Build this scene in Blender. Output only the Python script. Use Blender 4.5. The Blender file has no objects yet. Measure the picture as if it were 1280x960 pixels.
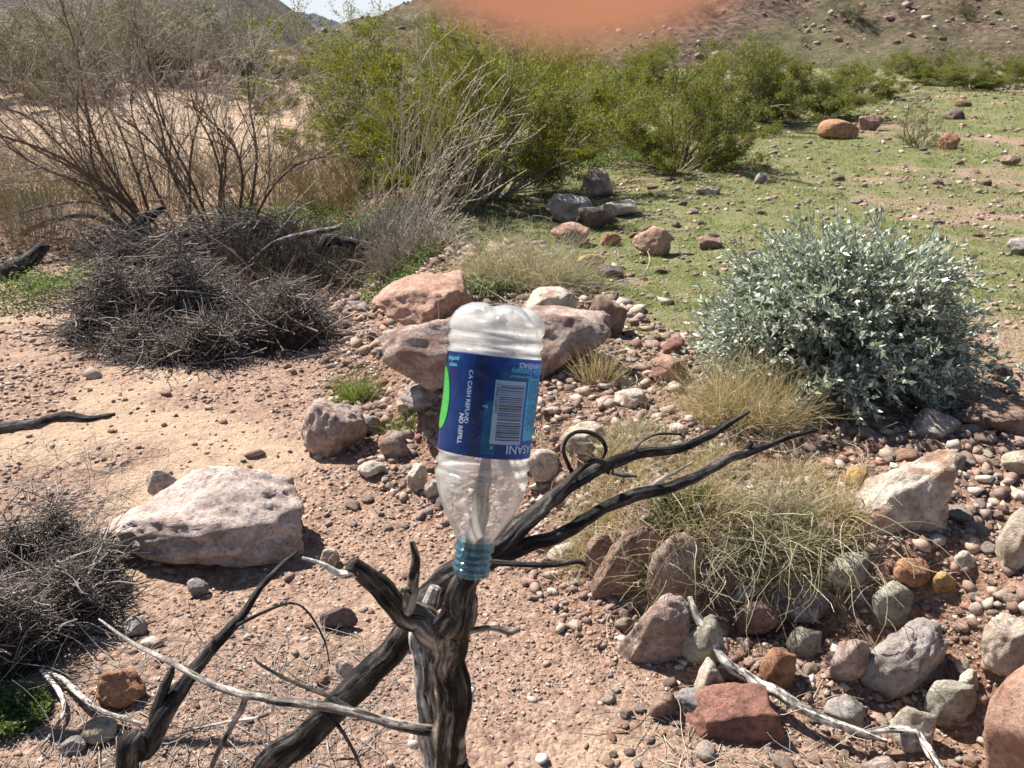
import bpy, bmesh, math, random
import numpy as np
from mathutils import Vector, Matrix
R_ = math.radians
SC = bpy.context.scene
COL = SC.collection
RS = np.random.RandomState(7)
random.seed(7)

# ------------------------------------------------------------------ camera, sky, sun, exposure
CAMH, PITCH, FPX = 1.5, R_(21.9), 1044.0
cd = bpy.data.cameras.new('camera'); cam = bpy.data.objects.new('camera', cd); COL.objects.link(cam)
cam.location = (0, 0, CAMH); cam.rotation_euler = (R_(90) - PITCH, 0, 0)
cd.sensor_width = 36.0; cd.lens = 36.0 * FPX / 1280.0
cd.clip_start = 0.004; cd.clip_end = 3000
cd.dof.use_dof = True; cd.dof.focus_distance = 1.5; cd.dof.aperture_fstop = 20.0
SC.camera = cam
SUN = Vector((-0.47, 0.42, 0.78)).normalized()
W = bpy.data.worlds.new('World'); SC.world = W; W.use_nodes = True
wn = W.node_tree; bg = wn.nodes['Background']
sky = wn.nodes.new('ShaderNodeTexSky'); sky.sky_type = 'NISHITA'; sky.sun_disc = False
sky.sun_elevation = math.asin(SUN.z); sky.sun_rotation = math.atan2(SUN.x, SUN.y)
sky.dust_density = .6; sky.ozone_density = 1.6
_tc = wn.nodes.new('ShaderNodeTexCoord'); _sx = wn.nodes.new('ShaderNodeSeparateXYZ'); _mr = wn.nodes.new('ShaderNodeMapRange'); _mr.interpolation_type = 'SMOOTHSTEP'
_mr.inputs[1].default_value = .02; _mr.inputs[2].default_value = .24; _mr.inputs[3].default_value = .92; _mr.inputs[4].default_value = 0.
_mx = wn.nodes.new('ShaderNodeMix'); _mx.data_type = 'RGBA'; _mx.inputs[7].default_value = (7.6, 8.2, 9.0, 1)
wn.links.new(_tc.outputs['Generated'], _sx.inputs[0]); wn.links.new(_sx.outputs[2], _mr.inputs[0]); wn.links.new(_mr.outputs[0], _mx.inputs[0]); wn.links.new(sky.outputs[0], _mx.inputs[6])
wn.links.new(_mx.outputs[2], bg.inputs[0]); bg.inputs[1].default_value = 0.05
sl = bpy.data.lights.new('sun', 'SUN'); sl.energy = 5.0; sl.angle = R_(0.5); sl.color = (1.0, 0.95, 0.87)
so = bpy.data.objects.new('sun', sl); COL.objects.link(so); so.location = (-6, 4, 9)
so.rotation_euler = SUN.to_track_quat('Z', 'Y').to_euler()
SC.view_settings.view_transform = 'Standard'; SC.view_settings.look = 'None'
SC.view_settings.exposure = 1.18; SC.view_settings.gamma = 1.0
SC.cycles.use_denoising = True
SC.cycles.max_bounces = 7; SC.cycles.transparent_max_bounces = 20
SC.cycles.diffuse_bounces = 2; SC.cycles.caustics_refractive = False; SC.cycles.caustics_reflective = False

# ------------------------------------------------------------------ noise
_pr = np.random.RandomState(3); _perm = _pr.permutation(256); _perm = np.concatenate([_perm]*4)
_val = _pr.rand(256)*2 - 1
def vnoise(p):
    p = np.asarray(p, float); i = np.floor(p).astype(int); f = p - i; f = f*f*f*(f*(f*6-15)+10); i &= 255
    out = 0
    for a in (0, 1):
        for b in (0, 1):
            for c in (0, 1):
                h = _val[_perm[_perm[_perm[(i[:, 0]+a) & 255] + ((i[:, 1]+b) & 255)] + ((i[:, 2]+c) & 255)] & 255]
                w = (f[:, 0] if a else 1-f[:, 0])*(f[:, 1] if b else 1-f[:, 1])*(f[:, 2] if c else 1-f[:, 2])
                out = out + h*w
    return out
def fbm(p, o=4):
    p = np.asarray(p, float); s = 0; a = 1.0; t = 0
    for k in range(o):
        s = s + a*vnoise(p*(2.03**k) + 17.3*k); t += a; a *= .5
    return s/t
def n2(x, y, sc, o=3, z=0.): return fbm(np.stack([x*sc, y*sc, np.full_like(x, z)], -1), o)
def ss(t): t = np.clip(t, 0, 1); return t*t*(3-2*t)

# ------------------------------------------------------------------ view rays to places on the ground
CP, SP = math.cos(PITCH), math.sin(PITCH)
def P3(px, py, d):
    a = (px-640)/FPX*d; b = (480-py)/FPX*d
    return np.array([a, d*CP + b*SP, CAMH - d*SP + b*CP])
def flat(px, py, z=0.): d = P3(px, py, 1.0) - np.array([0, 0, CAMH]); t = (z-CAMH)/d[2]; return np.array([0, 0, CAMH]) + d*t
_foot_px = [(330, 92), (345, 120), (385, 190), (425, 290), (440, 380), (445, 440), (480, 520), (530, 590), (640, 650), (720, 700), (770, 765), (880, 800), (1000, 812), (1120, 860), (1215, 960), (1330, 1090)]
FOOT = np.array([flat(*p)[:2] for p in _foot_px])
FOOT = np.vstack([[-60, 200], FOOT, [2.0, 0.6], [4, -3]])
def sdist(x, y):
    best = np.full(x.shape, 1e9); sg = np.ones(x.shape)
    for a, b in zip(FOOT[:-1], FOOT[1:]):
        ab = b-a; t = np.clip(((x-a[0])*ab[0]+(y-a[1])*ab[1])/(ab@ab), 0, 1)
        dx = x-(a[0]+t*ab[0]); dy = y-(a[1]+t*ab[1]); d = np.hypot(dx, dy)
        cr = -(ab[0]*(y-a[1])-ab[1]*(x-a[0])); m = d < best-1e-9
        best = np.where(m, d, best); sg = np.where(m, np.sign(cr), sg)
    return best*sg
_t = sdist(np.array([3.0]), np.array([5.0]))[0]; SGN = 1 if _t > 0 else -1
def sd(x, y): return SGN*sdist(x, y)
def Hbase(x, y):
    d = sd(x, y) + 0.07*n2(x, y, 2.2, 2, 5.)
    wid = .30 + .38*ss((x-1.15)/.6) + .25*ss((y-3.2)/1.5)
    wid = wid*(1-.45*ss((x-.15)/.15)*ss((1.15-x)/.15)*ss((3.2-y)/.3)); h = .27*ss(d/wid) + .05*ss((d+.25)/.5)
    h = h + .10*n2(x, y, .35, 2, 1.)*ss((y-2)/5)
    h = h + .9*ss((y-17)/8)*ss((-x-1.5-.1*y)/5) + .35*ss((y-24)/10)*ss(x/6)
    return h
def H(x, y):
    x = np.asarray(x, float); y = np.asarray(y, float)
    h = Hbase(x, y) + .035*n2(x, y, 1.3, 3, 2.) + .014*n2(x, y, 6., 3, 3.)
    near = 1-ss((y-4)/8); dd = sd(x, y); h = h + .055*n2(x, y, 3.6, 3, 21.)*ss((dd+.45)/.3)*(1-ss((dd-.9)/.5))*ss((x-.1)/.3)*(1-ss((y-3.8)/1))
    return h + near*(.006*n2(x, y, 22., 2, 4.))
def H1(x, y): return float(H(np.array([x]), np.array([y]))[0])
def hit(px, py, dz=0.):
    d = P3(px, py, 1.0) - np.array([0, 0, CAMH]); ts = np.geomspace(.8, 160, 700)
    X = ts*d[0]; Y = ts*d[1]; Z = CAMH+ts*d[2]; g = Z - (H(X, Y)+dz); k = np.where(g < 0)[0]
    if len(k) == 0: t = 60.0
    else:
        k = k[0]; t = ts[k-1] + (ts[k]-ts[k-1])*g[k-1]/(g[k-1]-g[k]) if k > 0 else ts[0]
    return np.array([t*d[0], t*d[1], CAMH+t*d[2]]), t

# ------------------------------------------------------------------ mesh and object helpers
def mk(name, V, F, mat, parent=None, smooth=False, attrs=None):
    V = np.asarray(V, np.float32); me = bpy.data.meshes.new(name)
    if not isinstance(F, (list, tuple)): F = [F]
    F = [np.asarray(f) for f in F if len(f)]
    me.vertices.add(len(V)); me.vertices.foreach_set('co', V.ravel())
    nl = sum(f.size for f in F); npol = sum(len(f) for f in F)
    me.loops.add(nl); me.loops.foreach_set('vertex_index', np.concatenate([f.ravel() for f in F]).astype(np.int32))
    st = np.concatenate([np.full(len(f), f.shape[1]) for f in F]); start = np.concatenate([[0], np.cumsum(st)[:-1]])
    me.polygons.add(npol); me.polygons.foreach_set('loop_start', start.astype(np.int32))
    if smooth: me.polygons.foreach_set('use_smooth', np.ones(npol, bool))
    if attrs:
        for k, a in attrs.items(): at = me.attributes.new(k, 'FLOAT', 'POINT'); at.data.foreach_set('value', a.astype(np.float32))
    me.materials.append(mat); me.update(calc_edges=True); me.validate()
    o = bpy.data.objects.new(name, me); COL.objects.link(o)
    if parent: o.parent = parent
    return o
def tag(o, label=None, cat=None, group=None, kind=None):
    for k, v in (('label', label), ('category', cat), ('group', group), ('kind', kind)):
        if v: o[k] = v
    return o
def empty(name, loc, label, cat, group=None):
    o = bpy.data.objects.new(name, None); COL.objects.link(o); o.location = [float(v) for v in loc]; o.empty_display_size = .1
    return tag(o, label, cat, group)
def norm(v): return v/np.maximum(np.linalg.norm(v, axis=-1, keepdims=True), 1e-9)
class Geo:
    def __init__(s): s.V = []; s.T = []; s.Q = []; s.n = 0; s.A = []
    def add(s, V, F):
        V = np.asarray(V).reshape(-1, 3)
        if len(F):
            F = np.asarray(F)
            (s.T if F.shape[1] == 3 else s.Q).append(F+s.n)
        s.V.append(V); s.n += len(V)
    def build(s, name, mat, parent=None, smooth=False, origin=None):
        V = np.vstack(s.V)
        if origin is not None: V = V - np.asarray(origin)
        at_ = None
        if s.A: A = np.vstack(s.A); at_ = {'bx': A[:, 0], 'by': A[:, 1], 'bz': A[:, 2]}
        return mk(name, V, [np.vstack(a) for a in (s.T, s.Q) if a], mat, parent, smooth, at_)
def tubes(P, R, S=4, caps=True):
    N, K, _ = P.shape
    T = np.empty_like(P); T[:, 1:-1] = P[:, 2:]-P[:, :-2]; T[:, 0] = P[:, 1]-P[:, 0]; T[:, -1] = P[:, -1]-P[:, -2]; T = norm(T)
    ref = np.where(np.abs(T[:, :1, 2:]) > .9, [[[1., 0, 0]]], [[[0, 0, 1.]]])*np.ones((N, K, 1))
    U = norm(np.cross(T, ref)); Vv = np.cross(T, U)
    a = np.arange(S)*2*np.pi/S
    V = P[:, :, None] + R[:, :, None, None]*(np.cos(a)[None, None, :, None]*U[:, :, None]+np.sin(a)[None, None, :, None]*Vv[:, :, None])
    b = (np.arange(N)*K*S)[:, None, None]; k = (np.arange(K-1)*S)[None, :, None]; j = np.arange(S)[None, None, :]; j2 = (j+1) % S
    F = np.stack([b+k+j, b+k+S+j, b+k+S+j2, b+k+j2], -1).reshape(-1, 4)
    return V.reshape(-1, 3), F
def ribbons(P, Wd, side):
    N, K, _ = P.shape
    A = P - side[:, None]*Wd[..., None]; B = P + side[:, None]*Wd[..., None]
    V = np.stack([A, B], 2).reshape(-1, 3)
    b = (np.arange(N)*K*2)[:, None]; k = (np.arange(K-1)*2)[None]
    return V, np.stack([b+k, b+k+1, b+k+3, b+k+2], -1).reshape(-1, 4)
def leaves(pos, d, nrm, L, Wd, fold=.25):
    d = norm(d); s = norm(np.cross(d, nrm)); n = np.cross(s, d)
    m = pos + d*(L*.45)[:, None]
    V = np.stack([pos, m+s*(Wd/2)[:, None]+n*(Wd*fold)[:, None], pos+d*L[:, None], m-s*(Wd/2)[:, None]+n*(Wd*fold)[:, None]], 1)
    b = np.arange(len(pos))[:, None]*4
    return V.reshape(-1, 3), b+np.arange(4)[None]
def curves(S, D, L, K, curl, grav, rs):
    P = np.empty((len(S), K, 3)); P[:, 0] = S; d = norm(D); w = rs.randn(len(S), 3)*curl
    for k in range(1, K):
        P[:, k] = P[:, k-1] + d*(L/(K-1))[:, None]
        w = .5*w + rs.randn(len(S), 3)*curl; d = norm(d + w + np.array([0, 0, grav]))
    return P
def children(P, n, u0, ang, rs, u1=1.):
    N, K, _ = P.shape; idx = np.repeat(np.arange(N), n); u = (u0+(u1-u0)*rs.rand(len(idx)))*(K-1); i = np.minimum(u.astype(int), K-2); f = (u-i)[:, None]
    S = P[idx, i]*(1-f)+P[idx, i+1]*f; T = norm(P[idx, i+1]-P[idx, i])
    pr = norm(np.cross(T, rs.randn(len(idx), 3))); a = (ang*(.6+.8*rs.rand(len(idx))))[:, None]
    return S, T*np.cos(a)+pr*np.sin(a), idx, u/(K-1)
def grow(S, D, L, R, levels, K, rs, curl=.12, grav=.05, tip=.3):
    out = []; P = curves(S, D, L, K, curl, grav, rs); t = np.linspace(1, tip, K)[None]
    Rr = R[:, None]*t; out.append((P, Rr))
    for (n, lf, ang, rf, cu, gr, k, u0) in levels:
        S2, D2, idx, u = children(P, n, u0, ang, rs); L2 = L[idx]*lf*(.5+.8*rs.rand(len(idx)))*(1.15-.5*u); R2 = R[idx]*rf*(1-.5*u)
        P = curves(S2, D2, L2, k, cu, gr, rs); L = L2; R = R2
        out.append((P, R[:, None]*np.linspace(1, tip, k)[None]))
    return out
def cat(px, rad=None, n=10):
    """smooth path through control points (with radius in the last column)"""
    A = np.asarray(px, float); A = np.vstack([2*A[0]-A[1], A, 2*A[-1]-A[-2]]); out = []
    for i in range(1, len(A)-2):
        for t in np.linspace(0, 1, n, endpoint=False):
            p0, p1, p2, p3 = A[i-1:i+3]
            out.append(.5*(2*p1+(p2-p0)*t+(2*p0-5*p1+4*p2-p3)*t*t+(3*p1-p0-3*p2+p3)*t**3))
    out.append(A[-2]); return np.array(out)
def limb(g, pts, S=14, n=10, rough=.12, seed=0, wob=.0, cap=True, hidenear=None):
    """one knotted wooden limb; pts are (x,y,z,r)"""
    A = cat(pts, n=n); P = A[:, :3].copy(); R = np.maximum(A[:, 3], .0004)
    s = np.arange(len(P))*1.; 
    P += (np.stack([vnoise(np.stack([s*.16+seed, s*0+k*9.1, s*0], -1)) for k in range(3)], -1))*R[:, None]*wob
    K = len(P); T = norm(np.gradient(P, axis=0)); U = np.empty_like(P); u = norm(np.cross(T[0], [.31, -.87, .37]))
    for k in range(K): u = norm(u-T[k]*(u@T[k])); U[k] = u
    W_ = np.cross(T, U); a = np.arange(S)*2*np.pi/S; dirs = R[:, None, None]*(np.cos(a)[None, :, None]*U[:, None]+np.sin(a)[None, :, None]*W_[:, None]); V = P[:, None]+dirs
    k_ = (np.arange(K-1)*S)[:, None]; j_ = np.arange(S)[None]; F = np.stack([k_+j_, k_+(j_+1) % S, k_+S+(j_+1) % S, k_+S+j_], -1).reshape(-1, 4)
    arcm = np.concatenate([[0], np.cumsum(np.linalg.norm(np.diff(P, axis=0), axis=1))]); arc = arcm/max(R.mean(), 1e-4)
    A3 = lambda fz: np.stack([np.broadcast_to(np.cos(a)[None], (K, S)), np.broadcast_to(np.sin(a)[None], (K, S)), np.broadcast_to((arc*fz)[:, None], (K, S))], -1).reshape(-1, 3)+seed*3.17
    rid = (1-2*np.abs(fbm(A3(.018)*2.6, 2))).reshape(K, S); lum = fbm(A3(.22)*.9+31, 2).reshape(K, S); fine = fbm(A3(.05)*7+77, 3).reshape(K, S)
    V = P[:, None] + dirs*(1+rough*1.0*(rid-.6)+rough*1.3*lum+rough*.9*fine)[..., None]
    rm = R.mean(); bq = np.stack([np.broadcast_to(np.cos(a)[None]*rm, (K, S)), np.broadcast_to(np.sin(a)[None]*rm, (K, S)), np.broadcast_to((arcm*.16)[:, None], (K, S))], -1).reshape(-1, 3)+seed*.37
    g.A.append(np.vstack([bq, bq[:1], bq[-1:]]))
    V = V.reshape(-1, 3); n0 = len(V)
    c = np.stack([P[0], P[-1]+(P[-1]-P[-2])*.3]); T = [[n0, (j+1) % S, j] for j in range(S)]+[[n0+1, (K-1)*S+j, (K-1)*S+(j+1) % S] for j in range(S)]
    g.add(np.vstack([V, c]), F); g.T.append(np.array(T)+g.n-n0-2)

# ------------------------------------------------------------------ materials
def mat_new(name):
    m = bpy.data.materials.new(name); m.use_nodes = True; nt = m.node_tree; nt.nodes.clear()
    out = nt.nodes.new('ShaderNodeOutputMaterial'); b = nt.nodes.new('ShaderNodeBsdfPrincipled'); nt.links.new(b.outputs[0], out.inputs[0])
    b.inputs['Roughness'].default_value = .85; b.inputs['Specular IOR Level'].default_value = .25
    return m, nt, b, out
def N(nt, t, **k):
    n = nt.nodes.new(t)
    for a, v in k.items():
        if a in n.inputs: n.inputs[a].default_value = v
        else: setattr(n, a, v)
    return n
def ramp(nt, src, stops, interp='LINEAR'):
    r = nt.nodes.new('ShaderNodeValToRGB'); r.color_ramp.interpolation = interp
    while len(r.color_ramp.elements) < len(stops): r.color_ramp.elements.new(.5)
    for e, (p, c) in zip(r.color_ramp.elements, stops): e.position = p; e.color = (*c, 1) if len(c) == 3 else c
    nt.links.new(src, r.inputs[0]); return r.outputs[0]
def mix(nt, f, a, b, typ='MIX'):
    m = nt.nodes.new('ShaderNodeMix'); m.data_type = 'RGBA'; m.blend_type = typ
    for s, i in ((f, 0), (a, 6), (b, 7)):
        if hasattr(s, 'links'): nt.links.new(s, m.inputs[i])
        else: m.inputs[i].default_value = s if i == 0 else (*s, 1)
    return m.outputs[2]
def noise(nt, scale, detail=4, rough=.55, vec=None, dist=0.):
    n = N(nt, 'ShaderNodeTexNoise', Scale=scale, Detail=detail, Roughness=rough, Distortion=dist)
    if vec: nt.links.new(vec, n.inputs['Vector'])
    return n.outputs[0]
def bump(nt, b, h, strength, dist, prev=None):
    n = N(nt, 'ShaderNodeBump', Strength=strength, Distance=dist); nt.links.new(h, n.inputs['Height'])
    if prev: nt.links.new(prev, n.inputs['Normal'])
    nt.links.new(n.outputs[0], b.inputs['Normal']); return n.outputs[0]
def objco(nt): return N(nt, 'ShaderNodeTexCoord').outputs['Object']
def sc3(c, s): return tuple(min(1, v*s) for v in c)
def rockmat(name, c, c2=None, stain=None, scale=14., lich=0.):
    m, nt, b, out = mat_new(name); co = objco(nt)
    c2 = c2 or sc3(c, .62)
    oi = N(nt, 'ShaderNodeObjectInfo'); 
    mp = N(nt, 'ShaderNodeMapping'); nt.links.new(co, mp.inputs[0])
    vm = N(nt, 'ShaderNodeCombineXYZ'); mu = N(nt, 'ShaderNodeMath', operation='MULTIPLY'); mu.inputs[1].default_value = 30; nt.links.new(oi.outputs['Random'], mu.inputs[0]); nt.links.new(mu.outputs[0], vm.inputs[0]); nt.links.new(vm.outputs[0], mp.inputs['Location']); v = mp.outputs[0]
    n1 = noise(nt, scale, 9, .68, v); n2_ = noise(nt, scale*5, 6, .7, v)
    col = ramp(nt, n1, [(.38, c2), (.5, c), (.62, sc3(c, 1.25))])
    col = mix(nt, .75, col, ramp(nt, n2_, [(.36, (.40, .36, .34)), (.47, (.9, .9, .9)), (.66, (1.2, 1.17, 1.12))]), 'MULTIPLY')
    if stain: col = mix(nt, ramp(nt, noise(nt, scale*.7, 4, .6, v, .6), [(.5, (0, 0, 0)), (.62, (1, 1, 1))]), col, stain)
    nt.links.new(col, b.inputs['Base Color']); b.inputs['Roughness'].default_value = .88
    vo = N(nt, 'ShaderNodeTexVoronoi', Scale=scale*1.3, feature='DISTANCE_TO_EDGE'); nt.links.new(v, vo.inputs['Vector'])
    p = bump(nt, b, n1, .9, .03); p = bump(nt, b, n2_, .7, .008, p)
    bump(nt, b, noise(nt, scale*16, 4, .7, v), .6, .003, p)
    return m
def leafmat(name, cols, trans=.35, rough=.6, spec=.3, trc=None):
    m, nt, b, out = mat_new(name); g = N(nt, 'ShaderNodeNewGeometry')
    col = ramp(nt, g.outputs['Random Per Island'], [(i/max(1, len(cols)-1), c) for i, c in enumerate(cols)])
    nt.links.new(col, b.inputs['Base Color']); b.inputs['Roughness'].default_value = rough; b.inputs['Specular IOR Level'].default_value = spec
    t = N(nt, 'ShaderNodeBsdfTranslucent'); c2 = mix(nt, 1., col, trc or (1.3, 1.4, .6), 'MULTIPLY'); nt.links.new(c2, t.inputs[0])
    mx = N(nt, 'ShaderNodeMixShader'); mx.inputs[0].default_value = trans
    nt.links.new(b.outputs[0], mx.inputs[1]); nt.links.new(t.outputs[0], mx.inputs[2]); nt.links.new(mx.outputs[0], out.inputs[0])
    return m
def twigmat(name, cols, rough=.8):
    m, nt, b, out = mat_new(name); g = N(nt, 'ShaderNodeNewGeometry')
    col = ramp(nt, g.outputs['Random Per Island'], [(i/max(1, len(cols)-1), c) for i, c in enumerate(cols)])
    nt.links.new(mix(nt, .5, col, ramp(nt, noise(nt, 60, 3, .6, objco(nt)), [(.3, (.4, .4, .4)), (.7, (1.2, 1.2, 1.2))]), 'MULTIPLY'), b.inputs['Base Color'])
    b.inputs['Roughness'].default_value = rough; return m
def barkmat(name, dark, mid, pale, palepos=.62, scale=1., lo=.36, md=.5):
    m, nt, b, out = mat_new(name); cx = N(nt, 'ShaderNodeCombineXYZ'); co = cx.outputs[0]
    for q_, nm in enumerate(('bx', 'by', 'bz')): nt.links.new(N(nt, 'ShaderNodeAttribute', attribute_name=nm).outputs['Fac'], cx.inputs[q_])
    n1 = noise(nt, 75*scale, 6, .68, co, .5); n2_ = noise(nt, 300*scale, 5, .7, co); n0 = noise(nt, 22*scale, 4, .6, co, .5)
    col = ramp(nt, n1, [(lo, dark), (md, mid), (palepos, pale)])
    col = mix(nt, ramp(nt, n0, [(.42, (0, 0, 0)), (.60, (1, 1, 1))]), col, ramp(nt, n1, [(.4, sc3(mid, .8)), (.58, pale)]))
    col = mix(nt, .6, col, ramp(nt, n2_, [(.3, (.35, .33, .32)), (.6, (1.1, 1.1, 1.1))]), 'MULTIPLY')
    crk = ramp(nt, noise(nt, 130*scale, 3, .6, co, .3), [(.40, (0, 0, 0)), (.45, (1, 1, 1))]); col = mix(nt, .85, col, crk, 'MULTIPLY')
    pch = ramp(nt, noise(nt, 40, 5, .7, objco(nt), .5), [(.40, (.35,)*3), (.5, (1.,)*3), (.62, (1.7,)*3)]); col = mix(nt, .8, col, pch, 'MULTIPLY')
    nt.links.new(col, b.inputs['Base Color']); b.inputs['Roughness'].default_value = .8
    p = bump(nt, b, crk, .8, .004); p = bump(nt, b, n1, 1., .010, p); bump(nt, b, n2_, .9, .003, p)
    return m

M = {}
PAL = {'pale_pink': ((.60, .49, .44), (.42, .31, .27)), 'pink': ((.49, .385, .335), (.33, .235, .20)), 'pale': ((.56, .47, .38), (.40, .30, .23)), 'grey': ((.36, .31, .29), (.22, .18, .17)), 'dark': ((.20, .15, .14), (.11, .08, .08)),
       'green': ((.44, .41, .34), (.28, .25, .20)), 'red': ((.34, .17, .13), (.21, .11, .09)), 'rust': ((.45, .24, .14), (.28, .13, .08)), 'ochre': ((.52, .34, .15), (.36, .20, .08)),
       'white': ((.66, .59, .50), (.47, .38, .31)), 'salmon': ((.53, .34, .26), (.38, .22, .16)), 'blue': ((.36, .33, .32), (.21, .21, .23)), 'brown': ((.33, .22, .17), (.20, .13, .10))}
for k, (a, b_) in PAL.items(): M[k] = rockmat(k+'_rock', a, b_, {'pink': (.30, .19, .15), 'white': (.42, .27, .19), 'grey': (.5, .45, .4), 'salmon': (.42, .24, .17)}.get(k))
# ground: pinkish wash gravel, paler sand, thin green cover where the attribute says so
m, nt, b, out = mat_new('ground_soil'); M['ground'] = m
geo = N(nt, 'ShaderNodeNewGeometry').outputs['Position']
ag = N(nt, 'ShaderNodeAttribute', attribute_name='green').outputs['Fac']; asd = N(nt, 'ShaderNodeAttribute', attribute_name='sand').outputs['Fac']
nA = noise(nt, 3., 5, .6, geo); nB = noise(nt, 38., 5, .7, geo); nC = noise(nt, 170., 4, .7, geo)
vor = N(nt, 'ShaderNodeTexVoronoi', Scale=75., Randomness=1.); nt.links.new(geo, vor.inputs['Vector'])
grav = ramp(nt, nB, [(.34, (.115, .075, .058)), (.5, (.29, .198, .152)), (.66, (.46, .345, .27))])
grav = mix(nt, .45, grav, mix(nt, 1., ramp(nt, vor.outputs['Color'], [(.2,(.45,.38,.36)),(.5,(.95,.9,.88)),(.8,(1.35,1.3,1.25))]), (.36, .245, .185), 'MULTIPLY'))
sand = ramp(nt, nB, [(.3, (.40, .285, .195)), (.7, (.53, .40, .29))])
col = mix(nt, asd, grav, sand); col = mix(nt, N(nt, 'ShaderNodeAttribute', attribute_name='bank').outputs['Fac'], col, mix(nt, 1., grav, (.80, .72, .66), 'MULTIPLY'))
gr = ramp(nt, nC, [(.33, (.06, .075, .028)), (.52, (.145, .175, .065)), (.7, (.26, .255, .12))])
fm = N(nt, 'ShaderNodeMath', operation='MULTIPLY'); nt.links.new(ag, fm.inputs[0]); nt.links.new(ramp(nt, noise(nt, 22, 4, .7, geo), [(.30, (.25,)*3), (.55, (1,)*3)]), fm.inputs[1])
col = mix(nt, fm.outputs[0], col, gr)
col = mix(nt, .5, col, ramp(nt, nC, [(.3, (.55,)*3), (.55, (1.,)*3), (.75, (1.25,)*3)]), 'MULTIPLY')
nt.links.new(col, b.inputs['Base Color']); b.inputs['Roughness'].default_value = .95; b.inputs['Specular IOR Level'].default_value = .1
p = bump(nt, b, nB, .9, .012); p = bump(nt, b, vor.outputs['Distance'], .6, -.008, p); bump(nt, b, nC, .8, .004, p)
# stones coloured stone by stone
m, nt, b, out = mat_new('pebbles'); M['pebble'] = m
g = N(nt, 'ShaderNodeNewGeometry')
col = ramp(nt, g.outputs['Random Per Island'], [(0, (.31, .21, .165)), (.16, (.20, .13, .11)), (.30, (.42, .31, .24)), (.45, (.31, .19, .145)), (.58, (.25, .205, .185)), (.70, (.54, .43, .34)), (.80, (.16, .115, .10)), (.88, (.30, .15, .11)), (.94, (.66, .58, .49)), (1., (.24, .21, .20))])
col = mix(nt, .6, col, ramp(nt, noise(nt, 90, 4, .65, g.outputs['Position']), [(.3, (.55,)*3), (.7, (1.2,)*3)]), 'MULTIPLY')
nt.links.new(col, b.inputs['Base Color']); bump(nt, b, noise(nt, 180, 3, .7, g.outputs['Position']), .6, .003)
# single stones of the scatter: coloured per object
m, nt, b, out = mat_new('strewn_stone'); M['stone'] = m
oi = N(nt, 'ShaderNodeObjectInfo'); co = objco(nt)
col = ramp(nt, oi.outputs['Random'], [(0, (.42, .30, .24)), (.2, (.30, .19, .15)), (.36, (.52, .41, .32)), (.5, (.44, .26, .18)), (.64, (.36, .31, .28)), (.76, (.56, .46, .36)), (.86, (.24, .15, .13)), (.94, (.62, .55, .46)), (1., (.40, .22, .14))])
col = mix(nt, .7, col, ramp(nt, noise(nt, 2.2, 6, .65, co), [(.3, (.5, .48, .46)), (.7, (1.2,)*3)]), 'MULTIPLY')
nt.links.new(col, b.inputs['Base Color']); p = bump(nt, b, noise(nt, 2., 6, .65, co), .9, .25); bump(nt, b, noise(nt, 14., 4, .65, co), .7, .05, p)

M['creosote'] = leafmat('creosote_leaf', [(.085, .086, .012), (.14, .138, .018), (.205, .19, .025), (.105, .105, .015), (.28, .26, .06)], .42)
M['creofar'] = leafmat('creosote_leaf_dull', [(.095, .10, .022), (.15, .155, .032), (.20, .20, .055), (.12, .125, .03)], .38)
M['silver'] = leafmat('silver_leaf', [(.28, .33, .26), (.50, .54, .46), (.38, .43, .35), (.70, .73, .66), (.22, .28, .18), (.42, .46, .38)], .16, .36, .6, (1.1, 1.2, .8))
M['herb'] = leafmat('herb_leaf', [(.05, .09, .018), (.09, .135, .035), (.14, .18, .06), (.07, .105, .03)], .35)
M['palegreen'] = leafmat('pale_herb_leaf', [(.25, .33, .17), (.33, .40, .24), (.16, .25, .09), (.42, .47, .34)], .3)
M['turf'] = leafmat('turf_blade', [(.10, .14, .045), (.15, .19, .065), (.21, .235, .09), (.125, .165, .055), (.30, .29, .16)], .4)
M['drygrass'] = leafmat('dry_grass_blade', [(.46, .37, .22), (.56, .47, .31), (.34, .28, .15), (.64, .56, .40), (.24, .24, .10), (.50, .42, .27)], .35, .7, .3, (1.2, 1.1, .8))
M['greygrass'] = leafmat('grey_grass_blade', [(.36, .33, .22), (.46, .41, .29), (.27, .28, .15), (.52, .47, .36)], .3, .7, .3, (1.2, 1.1, .8))
M['brush'] = leafmat('dry_brush_stem', [(.30, .26, .16), (.40, .34, .23), (.24, .22, .12), (.48, .42, .31), (.22, .17, .12)], .3, .7, .3, (1.2, 1.1, .7))
M['twig_dark'] = twigmat('dark_twig', [(.05, .037, .032), (.11, .085, .075), (.07, .053, .045), (.24, .20, .18), (.055, .042, .036), (.15, .11, .09)])
M['twig_brown'] = twigmat('brown_twig', [(.17, .115, .085), (.24, .17, .13), (.13, .09, .07), (.33, .25, .19)])
M['twig_grey'] = twigmat('grey_twig', [(.30, .26, .23), (.42, .37, .32), (.22, .18, .16), (.52, .46, .40)])
M['twig_pale'] = twigmat('pale_twig', [(.44, .37, .28), (.56, .48, .37), (.36, .29, .21)])
M['twig_mix'] = twigmat('mixed_twig', [(.34, .28, .22), (.50, .43, .35), (.24, .18, .14), (.60, .53, .45)])
M['char'] = barkmat('charred_bark', (.009, .008, .008), (.032, .028, .026), (.15, .13, .12), .68)
M['bark'] = barkmat('weathered_bark', (.012, .010, .008), (.055, .042, .032), (.40, .33, .26), .61)
M['whitewood'] = barkmat('bleached_wood', (.04, .03, .025), (.42, .37, .32), (.74, .68, .61), .52, 1., .38, .44)
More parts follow.
